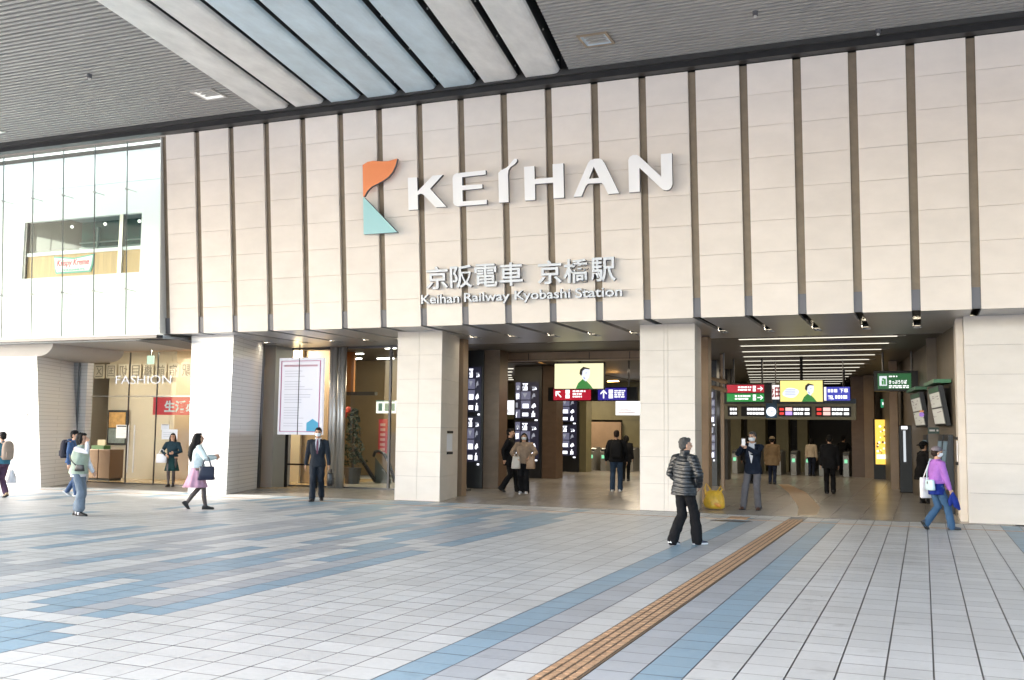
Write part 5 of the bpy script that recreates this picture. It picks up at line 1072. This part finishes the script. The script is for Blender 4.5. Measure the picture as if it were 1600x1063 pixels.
    def solid(name, mb, m, smooth=True):
        me = mb.mesh(name, m, smooth=smooth); me.transform(Matrix.Scale(k, 4)); return link(name, me, t)
    P.solid = solid; P.hd = hd; P.HR = HR; P.legs = legs
    # bottom
    if bottom:
        kind, m = bottom[0], bottom[1]; c = MB()
        if kind == 'trousers':
            fl = bottom[2] if len(bottom) > 2 else 0; hem = bottom[3] if len(bottom) > 3 else 0
            c.torso([(.80, 0, -.005, .150 * wf, .105), (.90, 0, -.005, .165 * wf, .118), (.99, 0, 0, .150 * wf, .105), (1.03, 0, 0, .14 * wf, .10)], tf=tf)
            for (hp, kn, an) in legs:
                e_ = an + (kn - an) * hem; c.tube([hp + Vector((0, 0, .02)), (hp + kn) / 2, kn, (kn + e_) / 2, e_ + Vector((0, 0, -.03))], [.096, .086, .071 + fl * .4, .066 + fl * .7, .062 + fl], 14)
            add('trousers', c, m, amp=.011, fr=11)
        else:
            hem, flare = bottom[2], bottom[3]; rows = []; nn = 48
            for i in range(7):
                u = i / 6; z = 1.02 + (hem - 1.02) * u; rx = .135 * wf + (.17 + flare) * .0 + (.045 + flare) * u ** 1.1; ry = .10 + (.05 + flare * .9) * u ** 1.1
                rows.append([tf((rx * math.cos(a) * (1 + .09 * u * math.sin(9 * a + 1)), (ry * math.sin(a)) * (1 + .11 * u * math.sin(7 * a)), z)) + Vector((0, -.02 * u, 0)) for a in [j * 2 * math.pi / nn for j in range(nn)]])
            c.loft(rows, cap=True); solid('skirt', c, m)
    if tights:
        c = MB()
        for (hp, kn, an) in legs: c.tube([hp, (hp + kn) / 2, kn, (kn + an) / 2 + Vector((0, -.012, 0)), an], [.084, .074, .056, .054, .041], 12)
        add('tights', c, tights, amp=0, sm=1)
    # top
    if top:
        m, hem, fat = top['m'], top.get('hem', .82), top.get('fat', 0); c = MB(); fl = top.get('flare', 0)
        rows = [(hem, 0, -.005, .183 * wf + fat + fl, .135 + fat + fl * .8), (max(hem + .06, .9), 0, -.003, .174 * wf + fat + fl * .6, .128 + fat + fl * .5), (1.03, 0, 0, .145 * wf + fat, .107 + fat), (1.22, 0, .005, .172 * wf + fat, .12 + fat), (1.33, 0, 0, .178 * wf + fat * .6, .104 + fat * .7), (1.385, 0, -.005, .145 * wf, .085), (1.425, 0, 0, .085, .068), (1.455, 0, .005, .066 + top.get('col', 0), .066 + top.get('col', 0))]
        if top.get('col'): rows.append((1.50, 0, .0, .072, .072))
        if hem > .95: rows = [r_ for r_ in rows if r_[0] >= hem]
        c.torso(rows, tf=tf)
        if top.get('sleeves', True):
            for (s_, el, wr, sgn) in arms:
                e_ = wr - (wr - el) * top.get('cuff', .06); ins = s_ + Vector((-sgn * .05, 0, .0)); c.tube([ins, s_, (s_ + el) / 2, el, (el + e_) / 2, e_], [.062 + fat * .3, .066 + fat * .4, .058 + fat * .5, .053 + fat * .5, .047 + fat * .4, .042 + fat * .3], 12)
        disp = None
        if top.get('quilt'): disp = lambda co: .011 * abs(math.sin(math.pi * (co.z + .012 * math.sin(9 * co.x)) / .058)) ** .6 - .005
        add(top.get('name', 'jacket'), c, m, amp=top.get('amp', .010), fr=top.get('fr', 9), disp=disp, sm=2 if disp else 3)
    if top and top.get('arm_m'):
        c = MB()
        for (s_, el, wr, sgn) in arms: e_ = wr - (wr - el) * .05; c.tube([s_ + Vector((-sgn * .03, 0, 0)), s_, (s_ + el) / 2, el, (el + e_) / 2, e_], [.055, .06, .055, .052, .05, .042], 12)
        add('sleeve_pair', c, top['arm_m'], amp=.008)
    # shoes
    if shoes:
        sole = mat('white_sole', (.7, .7, .7), .5) if shoes[1] else None
        for F in (FL, FR):
            c = MB(); prof = ((-.075, .55, .045), (-.062, .85, .078), (-.03, .98, .095), (.02, .98, .092), (.07, 1.06, .066), (.12, 1.05, .05), (.165, .82, .042), (.19, .42, .03))
            c.loft([[F((.043 * w_ * math.cos(a), y_, .008 + max(0, h_ * (.5 + .5 * math.sin(a))))) for a in [j * math.pi / 8 for j in range(16)]] for y_, w_, h_ in prof]); sh = solid('shoe', c, shoes[0])
            c = MB(); c.loft([[F((.046 * w_ * math.cos(a), y_, z_)) for a in [j * math.pi / 8 for j in range(16)] for z_ in ((.026 if math.sin(a) > 0 else 0.0),)] for y_, w_, h_ in prof]); so_ = solid('sole', c, sole or RUBBER); so_.parent = sh
    # face
    e = MB()
    for sgn in (-1, 1): e.ell(hd((sgn * .032, .0845, 1.588)), (.015, .008, .0065), HR)
    solid('eyes', e, EYE); e = MB()
    for sgn in (-1, 1): e.ell(hd((sgn * .034, .088, 1.613)), (.022, .008, .0045), HR)
    solid('eyebrows', e, hairm or HAIRB)
    if mask:
        e = MB(); rows = []
        for i, (z, rx, ry) in enumerate(((1.487, .040, .05), (1.505, .056, .074), (1.535, .069, .098), (1.56, .071, .107), (1.575, .066, .105))):
            rows.append([hd((rx * math.sin(a), .012 + ry * math.cos(a) * (1 if abs(a) < 1.2 else .9), z)) for a in [-1.75 + j * 3.5 / 14 for j in range(15)]] + [hd(((rx - .012) * math.sin(a), .0 + (ry - .012) * math.cos(a), z)) for a in [1.75 - j * 3.5 / 14 for j in range(15)]])
        e.loft(rows); solid('face_mask', e, MASK)
    else:
        e = MB(); e.ell(hd((0, .09, 1.522)), (.024, .008, .007), HR); solid('mouth', e, LIP)
    # hair
    hm = hairm or HAIRB; c = MB()
    if hair in ('short', 'long', 'bob', 'cap', 'hat', 'beret'):
        top_y = -.022; c.ell(hd((0, top_y, 1.622)), (.083, .094, .090), HR); c.ell(hd((0, -.045, 1.575)), (.079, .068, .075), HR); c.ell(hd((0, .035, 1.668)), (.062, .052, .035), HR)
        if hair == 'long':
            c.tube([hd((0, -.05, 1.6)), hd((0, -.085, 1.5)), tf((0, -.125, 1.36)), tf((.0, -.14, 1.20)), tf((.01, -.135, 1.10))], [.085, .088, .092, .085, .045], 14)
            for sgn in (-1, 1): c.tube([hd((sgn * .07, .0, 1.62)), hd((sgn * .085, -.01, 1.52)), tf((sgn * .09, -.04, 1.40)), tf((sgn * .09, -.09, 1.25))], [.03, .035, .04, .025], 8)
        if hair in ('bob',):
            c.tube([hd((0, -.035, 1.62)), hd((0, -.045, 1.54)), hd((0, -.045, 1.50))], [.096, .092, .078], 14)
            for sgn in (-1, 1): c.tube([hd((sgn * .07, .01, 1.64)), hd((sgn * .08, .015, 1.57)), hd((sgn * .078, .012, 1.505))], [.03, .034, .024], 8)
        add('hair', c, hm, size=V * 1.1, sm=1, amp=.009, fr=34)
    P.add = add
    return P
def local_thing(P, name, label, cat, base):
    """a thing carried by person P: base in the person's unscaled local metres"""
    w = P.M @ Vector(base); t = thing(name, label, cat, w, P.rz); t.scale = (P.k, P.k, P.k); t['_b'] = list(base)
    b = Vector(base); del t['_b']
    def put(part, mb, m, smooth=True, parent=None):
        me = mb.mesh(part, m, off=b, smooth=smooth); return link(part, me, parent or t)
    return t, put
def soft_bag(mb, c, w, d, h, taper=.85, wob=.05, n=28, e=3.2):
    rows = []
    for z, q in ((0, .86), (.04, 1), (.5, 1 - (1 - taper) * .4), (.9, taper), (1, taper * .93)):
        ring = []
        for j in range(n):
            a = 2 * math.pi * j / n; cc, ss = math.cos(a), math.sin(a)
            ring.append((c[0] + w / 2 * q * math.copysign(abs(cc) ** (2 / e), cc) * (1 + wob * math.sin(3 * a + z * 5)), c[1] + d / 2 * q * math.copysign(abs(ss) ** (2 / e), ss) * (1 + wob * 2 * math.sin(4 * a + z * 9)), c[2] + h * z))
        rows.append(ring)
    return mb.loft(rows)
def arc(a, b, up, n=7):
    a, b = Vector(a), Vector(b); return [a.lerp(b, i / (n - 1)) + Vector(up) * math.sin(math.pi * i / (n - 1)) for i in range(n)]
CB = cloth('black_cloth', (.009, .009, .0105)); CN = cloth('navy_cloth', (.022, .028, .052)); BLS = mat('black_leather', (.014, .013, .013), .35, bump=.2, bs=60); BRS = mat('brown_leather', (.09, .04, .025), .4)

# man in the quilted jacket
p = person('man in a black quilted jacket and black trousers walking away near the tactile strip', (-3.46, 15.72, 0), 56, 1.66, L=(-.07, -.20, 12, -8), Rf=(.06, .22, 0, 14), lh=(-.19, .13, .95), rh=(.20, .14, .95), lpole=(-1, -.6, 0), rpole=(1, -.6, 0), yaw=22, top=dict(m=mat('quilted_nylon', (.010, .012, .015), .34, var=.2, vs=6, bump=.15, bs=60), hem=.80, fat=.030, quilt=True, col=.008, amp=.004), bottom=('trousers', CB, .03), shoes=(mat('navy_trainer', (.03, .04, .07), .5), True), hair='short', hairm=HAIRG, wf=1.03)
# woman in the pink skirt
PINK = cloth('pink_skirt', (.56, .33, .44)); MINT = cloth('pale_mint_knit', (.66, .75, .76))
p = person('woman with long black hair in a pale mint sweater and pink skirt holding a phone', (-14.22, 17.5, 0), 46, 1.6, L=(-.08, -.28, 48), Rf=(.08, .20, 0), lh=(-.05, .34, 1.18), rh=(.13, .36, 1.16), lpole=(-.5, -.4, -1), rpole=(.8, -.3, -1), pitch=-10, yaw=-4, top=dict(m=MINT, hem=.93, fat=.028, name='sweater', amp=.009), bottom=('skirt', PINK, .50, .115), tights=mat('sheer_black_tights', (.06, .045, .042), .45), shoes=(BLS, False), hair='long', wf=.95)
t, put = local_thing(p, 'handbag', 'navy tote handbag on the forearm of the woman in the pink skirt', 'handbag', (.29, .17, .66)); NV = mat('navy_leather', (.014, .018, .045), .45, bump=.2, bs=50)
m = MB(); soft_bag(m, (.29, .17, .66), .14, .36, .30); put('bag_body', m, NV)
for x in (.24, .34): m = MB(); m.tube(arc((x, .07, .94), (x, .27, .94), (-.05, 0, .24)), .011, 7); put('handle', m, NV)
t, put = local_thing(p, 'phone', 'pale phone held by the woman in the pink skirt', 'phone', (.02, .46, 1.15)); m = MB(); m.box(-.03, .05, .455, .463, 1.15, 1.29); put('phone_body', m, mat('phone_white', (.7, .7, .72), .3), False)
# woman in the green vest
VEST = cloth('sage_vest', (.40, .47, .38)); WHT = cloth('white_cotton', (.74, .74, .78)); GRT = cloth('blue_grey_trousers', (.16, .20, .25))
p = person('woman in a sage green vest and grey cropped trousers with one hand at her face', (-15.12, 15.15, 0), 14, 1.58, L=(-.07, -.05, 0), Rf=(.07, .10, 0), rh=(.075, .17, 1.50), lh=(-.14, .24, .90), rpole=(.5, .9, -.7), lpole=(-.6, -1, 0), lean=.05, top=dict(m=VEST, hem=.86, fat=.035, name='vest', sleeves=False, arm_m=WHT), bottom=('trousers', GRT, .045, .28), shoes=(BLS, False), hair='bob', wf=.95)
m = MB(); m.torso([(.80, 0, -.005, .175, .135), (.875, 0, -.005, .178, .138)], tf=p.tf); p.solid('shirt_hem', m, WHT)
for f, (hp, kn, an) in enumerate(p.legs): m = MB(); m.tube([an + Vector((0, 0, -.04)), an + (kn - an) * .3], [.045, .048], 10); p.solid('sock', m, WHT)
t, put = local_thing(p, 'shoulder_bag', 'small black shoulder bag worn over the sage green vest', 'shoulder bag', (.17, .13, .92))
m = MB(); soft_bag(m, (.185, .13, .92), .07, .2, .13); put('bag_body', m, BLS); m = MB(); m.tube([(.185, .04, 1.04), (.175, -.08, 1.14), (.10, -.16, 1.25)], .013, 7); put('strap', m, BLS)
# cap wearer with backpack
p = person('person in a black and white cap with a dark backpack behind the green vest woman', (-19.48, 19.3, 0), 18, 1.60, L=(-.08, -.22, 35), Rf=(.08, .18, 0), top=dict(m=cloth('blue_hoodie', (.05, .10, .22)), hem=.86, fat=.02, name='hoodie'), bottom=('trousers', cloth('blue_jeans', (.06, .10, .19))), shoes=(mat('grey_trainer', (.3, .32, .34), .5), True), hair='cap', wf=.97)
m = MB(); m.ell(p.hd((0, -.01, 1.645)), (.092, .102, .075), p.HR); m.ell(p.hd((0, .10, 1.64)), (.07, .07, .01), p.HR); p.solid('cap', m, CB); m = MB(); m.ell(p.hd((-.03, -.05, 1.68)), (.05, .05, .045), p.HR); p.solid('cap_patch', m, WHT)
m = MB(); m.ell(p.tf((0, -.11, 1.42)), (.11, .07, .07)); p.solid('hood', m, cloth('blue_hoodie', ()))
def backpack(p, label, m_, sz=1.0, z=.98):
    t, put = local_thing(p, 'backpack', label, 'backpack', (0, -.22, z)); m = MB()
    rows = []
    for zz, q in ((0, .8), (.05, 1), (.25, 1.02), (.38, .93), (.45, .7), (.48, .35)):
        rows.append([(.15 * sz * q * math.copysign(abs(math.cos(a)) ** .6, math.cos(a)), -.22 + .085 * sz * q * math.copysign(abs(math.sin(a)) ** .7, math.sin(a)), z + zz * sz) for a in [j * math.pi / 12 for j in range(24)]])
    m.loft(rows); put('pack_body', m, m_); m = MB(); m.box(-.1 * sz, .1 * sz, -.325 * sz - .0, -.30 * sz, z + .05, z + .2 * sz); put('front_pocket', m, m_, False)
    for sgn in (-1, 1): m = MB(); m.tube([(sgn * .1, -.15, z + .42 * sz), (sgn * .12, -.06, 1.43), (sgn * .12, .07, 1.40), (sgn * .14, .12, 1.2), (sgn * .15, 0, 1.05), (sgn * .12, -.15, z + .08)], .017, 7); put('shoulder_strap', m, m_)
    return t, put
t, put = backpack(p, 'dark grey backpack on the cap wearer in the blue hood', cloth('charcoal_pack', (.05, .05, .065)))
# man at the left edge
p = person('person in a teal jacket cut off by the left edge of the photo', (-20.32, 17.97, 0), 172, 1.56, L=(-.08, .2, 0), Rf=(.08, -.15, 20), rh=(.24, .10, .84), lh=(-.25, .05, .82), top=dict(m=cloth('teal_jacket', (.06, .19, .27)), hem=.88, fat=.025), bottom=('trousers', cloth('plum_trousers', (.09, .05, .09)), .01, .12), shoes=(mat('tan_shoe', (.38, .27, .16), .5), False), hair='short')
backpack(p, 'beige backpack on the person at the left edge', cloth('beige_pack', (.34, .27, .22)))
WPL = mat('white_plastic', (.80, .79, .82), .35, var=.05, vs=10, bump=.5, bs=20)
for x, sg in ((-.30, 'larger white plastic bag carried low at the left edge of the photo'), (.30, 'second white plastic bag carried by the person in teal')):
    t, put = local_thing(p, 'plastic_bag', sg, 'plastic bag', (x, .06, .36)); m = MB(); soft_bag(m, (x, .06, .36), .2, .34, .34, .6, .1); put('bag_body', m, WPL); m = MB(); m.tube(arc((x, -.02, .68), (x, .14, .68), (0, 0, .10)), .014, 7); put('handle', m, WPL)
# woman in the shop entrance
p = person('woman in a dark green dress standing behind the shop glass with a white bag', (-20.2, 23.75, 0), -62, 1.53, L=(-.07, .04, 0), Rf=(.07, .10, 0), rh=(.16, .22, 1.02), lh=(-.10, .24, 1.08), lpole=(-1, -.5, -.5), rpole=(1, -.5, -.5), top=dict(m=cloth('dark_navy_green', (.018, .04, .055)), hem=.95, fat=.012, name='cardigan'), bottom=('skirt', cloth('dark_green_dress', (.012, .04, .042)), .50, .05), tights=mat('sheer_black_tights', ()), shoes=(BLS, False), hair='long', wf=.95, hairm=HAIRD)
t, put = local_thing(p, 'handbag', 'white tote bag on the arm of the woman behind the shop glass', 'handbag', (.30, .15, .76)); WL = mat('white_leather', (.72, .72, .76), .45)
m = MB(); soft_bag(m, (.30, .15, .76), .34, .14, .28, .95, .02); put('bag_body', m, WL); m = MB(); m.tube(arc((.2, .15, 1.03), (.40, .15, 1.03), (0, .0, .17)), .01, 7); put('handle', m, WL)
# man in the suit
SUIT = cloth('charcoal_suit', (.018, .023, .032), .75)
def shirtfront(p, shirt, tie=None, lap=None, bot=1.10, w=.06):
    pts = []; m = MB()
    def S_(x, z): y = {1.44: .078, 1.36: .112, 1.25: .137, bot: .135}[z]; return p.tf((x, y - abs(x) * .15, z))
    zs = (1.44, 1.36, 1.25, bot); ws = (w * .8, w, w * .7, .004)
    for (z0, a), (z1, c_) in zip(zip(zs, ws), zip(zs[1:], ws[1:])):
        m.hexa([S_(-a, z0), S_(a, z0), S_(c_, z1), S_(-c_, z1)], [S_(-a, z0) + Vector((0, .008, 0)), S_(a, z0) + Vector((0, .008, 0)), S_(c_, z1) + Vector((0, .008, 0)), S_(-c_, z1) + Vector((0, .008, 0))])
    p.solid('shirt_front', m, shirt, False)
    m = MB(); m.tube([p.tf((.065 * math.cos(a), .005 + .068 * math.sin(a), 1.455 - .02 * math.sin(a))) for a in [j * math.pi / 8 - .5 for j in range(-1, 11)]], .014, 6); p.solid('shirt_collar', m, shirt)
    if tie:
        m = MB()
        for (z0, a), (z1, c_) in zip(((1.44, .014), (1.36, .022), (1.25, .026)), ((1.36, .022), (1.25, .026), (bot, .012))):
            m.hexa([S_(-a, z0) + Vector((0, .009, 0)), S_(a, z0) + Vector((0, .009, 0)), S_(c_, z1) + Vector((0, .009, 0)), S_(-c_, z1) + Vector((0, .009, 0))], [S_(-a, z0) + Vector((0, .018, 0)), S_(a, z0) + Vector((0, .018, 0)), S_(c_, z1) + Vector((0, .018, 0)), S_(-c_, z1) + Vector((0, .018, 0))])
        p.solid('tie', m, tie, False)
    if lap:
        for sgn in (-1, 1):
            m = MB(); a = [S_(sgn * (w * .8 + q), z) + Vector((0, .012, 0)) for q, z in ((.0, 1.44), (.05, 1.36), (.05, 1.25))] + [S_(sgn * .012, bot) + Vector((0, .014, 0)), S_(sgn * w * .75, 1.25) + Vector((0, .014, 0)), S_(sgn * w * 1.0, 1.36) + Vector((0, .014, 0))]
            m.poly(a, (0, .008, 0)); p.solid('lapel', m, lap, False)
p = person('man in a dark suit and white mask walking forward with a briefcase', (-13.46, 20.93, 0), -64, 1.75, L=(-.08, -.22, 36), Rf=(.08, .20, 0), rh=(.28, -.04, .82), lh=(-.28, .12, .82), top=dict(m=SUIT, hem=.80, fat=.012, amp=.005), bottom=('trousers', SUIT, .01), shoes=(BLS, False), hair='short', mask=True)
shirtfront(p, WHT, mat('maroon_tie', (.12, .03, .06), .5), cloth('charcoal_lapel', (.034, .04, .052)))
t, put = local_thing(p, 'briefcase', 'black soft briefcase in the suited man\'s hand', 'briefcase', (-.33, .14, .36)); m = MB(); soft_bag(m, (-.33, .14, .36), .13, .42, .30, .97, .01, e=6); put('case_body', m, BLS); m = MB(); m.tube(arc((-.33, .06, .65), (-.33, .22, .65), (0, 0, .09)), .011, 7); put('handle', m, BLS)
m = MB(); m.box(-.402, -.394, -.0, .30, .40, .54); put('front_pocket', m, mat('black_pocket', (.025, .024, .024), .5), False)
# couple at the display pillars
p = person('woman in a beige coat with shopping bags beside the middle display pillar', (-10.31, 26.44, 0), -75, 1.66, L=(-.08, .06, 0), Rf=(.08, -.04, 20), rh=(.20, .20, 1.0), lh=(-.20, .22, 1.02), lpole=(-1, -.5, -.4), rpole=(1, -.5, -.4), pitch=-10, top=dict(m=cloth('beige_coat', (.30, .22, .16)), hem=.84, fat=.045, flare=.03, name='coat', amp=.014), bottom=('trousers', CB, .035), shoes=(mat('white_trainer', (.65, .62, .62), .5), True), hair='long', mask=True, near=False)
for x, c_, lab in ((.20, (.62, .60, .56), 'white shopping bag carried by the woman in the beige coat'), (-.22, (.36, .23, .14), 'tan shopping bag carried by the woman in the beige coat')):
    t, put = local_thing(p, 'shopping_bag', lab, 'shopping bag', (x, .22, .70)); m = MB(); soft_bag(m, (x, .22, .70), .26, .16, .34, .8, .05); bm_ = mat('bag_%d' % int(c_[0] * 100), c_, .5, bump=.3, bs=20); put('bag_body', m, bm_); m = MB(); m.tube(arc((x - .07, .22, 1.03), (x + .07, .22, 1.03), (0, 0, .10)), .01, 6); put('handle', m, bm_)
p = person('man in black walking beside the woman with shopping bags', (-10.9, 26.8, 0), 12, 1.80, L=(-.08, .22, 0), Rf=(.08, -.24, 30), rh=(.2, -.1, .88), lh=(-.15, .2, .95), top=dict(m=CB, hem=.72, fat=.02, name='coat'), bottom=('trousers', CB, .02), shoes=(BLS, False), hair='short', near=False)
# person hidden behind the stone column
q = gr(733, 769)
p = person('person mostly hidden behind the stone column, one beige trouser leg showing', (q.x - .42, q.y, 0), 5, 1.6, L=(-.08, -.05, 0), Rf=(.08, .34, -12), rh=(.2, -.1, .85), top=dict(m=cloth('grey_knit', (.25, .24, .24)), hem=.9, fat=.02, name='sweater'), bottom=('trousers', cloth('beige_trousers', (.40, .34, .27)), .01), shoes=(BLS, False), hair='short', near=False)
# man with backpack
p = person('man in black jacket and jeans with a backpack walking into the left concourse', (-8.33, 28.79, 0), 104, 1.77, L=(-.11, 0, 0), Rf=(.11, .05, 0), lh=(-.29, .05, .86), rh=(.29, .05, .86), top=dict(m=CB, hem=.82, fat=.04), bottom=('trousers', cloth('dark_jeans', (.03, .05, .085)), .015), shoes=(mat('white_trainer', ()), True), hair='short', hairm=HAIRD, near=False)
backpack(p, 'black backpack on the man in jeans in the left concourse', cloth('black_pack', (.012, .012, .013)), 1.05, .92)
q = gr(978, 752); p = person('dark clothed person walking ahead of the man with the black backpack', (q.x, q.y, 0), 100, 1.6, top=dict(m=CB, hem=.7, fat=.03, name='coat'), bottom=('trousers', CB), shoes=(BLS, False), hair='bob', near=False)
# man photographing
NVB = cloth('navy_blazer', (.010, .015, .028)); GTR = cloth('grey_trousers', (.12, .115, .125))
p = person('man in a navy blazer and grey trousers lifting a phone to take a picture', (-3.61, 23.6, 0), -96, 1.76, L=(-.12, .04, 0), Rf=(.20, .10, 0), rh=(.14, .36, 1.38), lh=(.02, .38, 1.36), lpole=(-.7, .2, -1), rpole=(.7, .2, -1), yaw=14, top=dict(m=NVB, hem=.78, fat=.014, name='blazer', amp=.006), bottom=('trousers', GTR, .012), shoes=(BRS, False), hair='short', hairm=HAIRG, mask=True)
shirtfront(p, WHT, None, cloth('navy_lapel', (.022, .028, .048)), bot=1.02, w=.075)
t, put = local_thing(p, 'phone', 'phone held up by the man in the navy blazer', 'phone', (.08, .50, 1.38)); m = MB(); m.box(.04, .115, .475, .485, 1.40, 1.55); put('phone_body', m, mat('phone_white', ()), False)
q = gr(1207, 757); BC = cloth('tan_coat', (.20, .135, .075))
p = person('person in a tan coat and hat walking away behind the man in the blazer', (q.x, q.y, 0), 95, 1.62, L=(-.08, .1, 0), Rf=(.08, -.05, 0), top=dict(m=BC, hem=.68, fat=.045, flare=.03, name='coat'), bottom=('trousers', CN), shoes=(BLS, False), hair='hat', near=False)
m = MB(); m.ell(p.hd((0, -.01, 1.66)), (.095, .105, .07), p.HR); m.ell(p.hd((0, 0, 1.635)), (.13, .14, .012), p.HR); p.solid('hat', m, cloth('tan_hat', (.26, .2, .13)))
q = gr(1170, 756); person('dark clothed person half hidden behind the man in the blazer', (q.x, q.y, 0), 90, 1.64, L=(-.08, -.1, 10), Rf=(.08, .1, 0), top=dict(m=CB, hem=.75, fat=.03, name='coat'), bottom=('trousers', CB), shoes=(BLS, False), hair='short', near=False)
q = gr(1297, 772); person('man in black walking away in the middle of the right hand concourse', (q.x, q.y, 0), 96, 1.70, L=(-.09, .08, 0), Rf=(.09, -.05, 15), top=dict(m=CB, hem=.74, fat=.035, name='coat'), bottom=('trousers', CB, .01), shoes=(BLS, False), hair='short', near=False)
q = gr(1318, 742); person('man in black near the ticket gates with one arm reaching right', (q.x, q.y, 0), 60, 1.64, L=(-.09, -.1, 0), Rf=(.09, .15, 0), rh=(.2, .42, 1.05), top=dict(m=CB, hem=.78, fat=.03), bottom=('trousers', CB, .01), shoes=(BLS, False), hair='short', near=False)
q = gr(1268, 744); person('person in a pale beige top at the ticket gates', (q.x, q.y, 0), 80, 1.55, top=dict(m=cloth('pale_beige_top', (.5, .42, .33)), hem=.85, fat=.02, name='shirt'), bottom=('trousers', CN), shoes=(BLS, False), hair='bob', near=False)
# person in the black hat at the machines
p = person('person in black with a wide black hat at the ticket machines', (-.03, 28.1, 0), 35, 1.56, L=(-.08, 0, 0), Rf=(.08, .12, 0), rh=(.2, .3, 1.0), lh=(-.15, .3, 1.0), lean=.08, pitch=-12, top=dict(m=CB, hem=.66, fat=.05, flare=.03, name='coat'), bottom=('trousers', CB, .01), shoes=(BLS, False), hair='hat', near=False)
m = MB(); m.ell(p.hd((0, 0, 1.665)), (.10, .11, .07), p.HR); m.ell(p.hd((0, .01, 1.64)), (.19, .2, .02), p.HR); p.solid('hat', m, CB)
# woman in purple
PUR = cloth('purple_knit', (.36, .15, .50)); JN = cloth('denim', (.045, .10, .19)); RB = cloth('royal_blue_cloth', (.012, .028, .20))
p = person('woman in a purple sweater and grey cap striding past the stone pier', (.2, 20.5, 0), 30, 1.54, L=(-.08, -.30, 52), Rf=(.08, .26, 0), rh=(.24, .16, .82), lh=(-.22, .22, .92), top=dict(m=PUR, hem=.96, fat=.022, name='sweater', amp=.006), bottom=('trousers', JN, .015), shoes=(mat('grey_dark_shoe', (.05, .06, .08), .5), False), hair='cap', hairm=HAIRD, mask=True, wf=.97, yaw=10)
m = MB(); m.ell(p.hd((0, -.012, 1.65)), (.094, .104, .068), p.HR); m.ell(p.hd((0, .105, 1.635)), (.065, .07, .01), p.HR); p.solid('cap', m, cloth('grey_cap', (.20, .17, .19)))
m = MB(); m.torso([(.74, 0, -.005, .19, .14), (.84, 0, -.005, .185, .138), (.95, 0, 0, .165, .12), (1.0, 0, 0, .15, .11)], tf=p.tf); p.add('waist_cloth', m, RB, amp=.016, fr=10)
for (hp, kn, an) in p.legs: m = MB(); m.tube([an + Vector((0, 0, -.04)), an + (kn - an) * .16], [.042, .044], 10); p.solid('sock', m, WHT)
t, put = local_thing(p, 'jacket', 'royal blue jacket hanging from the hand of the woman in purple', 'jacket', (.26, .22, .42)); m = MB(); m.tube([(.25, .2, .74), (.27, .22, .62), (.29, .26, .5), (.3, .3, .44)], [.035, .07, .06, .03], 10); put('cloth', m, RB); m = MB(); m.tube([(.25, .2, .74), (.24, .16, .6), (.25, .14, .52)], [.03, .06, .03], 10); put('sleeve', m, RB)
t, put = local_thing(p, 'shoulder_bag', 'pale blue handbag on a strap behind the woman in purple', 'handbag', (.08, -.19, .80)); PBL = mat('pale_blue_leather', (.52, .66, .72), .45); m = MB(); soft_bag(m, (.08, -.19, .80), .31, .10, .21, .9, .03); put('bag_body', m, PBL)
m = MB(); m.tube([(-.05, -.18, 1.0), (-.08, -.15, 1.2), (-.12, -.06, 1.425), (-.12, .06, 1.40)], .011, 6); put('strap', m, PBL); m = MB(); m.ell((.08, -.245, .95), (.018, .008, .03)); put('clasp', m, DSTEEL)
t, put = local_thing(p, 'tote_bag', 'white tote bag on the far side of the woman in purple', 'tote bag', (-.25, -.08, .62)); m = MB(); soft_bag(m, (-.25, -.08, .62), .12, .26, .42, .95, .03); put('bag_body', m, WPL); m = MB(); m.tube([(-.25, -.14, 1.03), (-.2, -.08, 1.25), (-.15, -.02, 1.43)], .01, 6); put('strap', m, WPL)
# light of the downlight that grazes the white tiled column
l = bpy.data.lights.new('column_downlight', 'SPOT'); l.energy = 160; l.spot_size = R(75); l.spot_blend = .7; l.color = (1, .93, .82); l.shadow_soft_size = .06
lo = bpy.data.objects.new('column_downlight', l); COL.objects.link(lo); lo.location = (GX[1] + .35, 21.35, 4.12); lo.rotation_euler = (R(8), 0, 0)
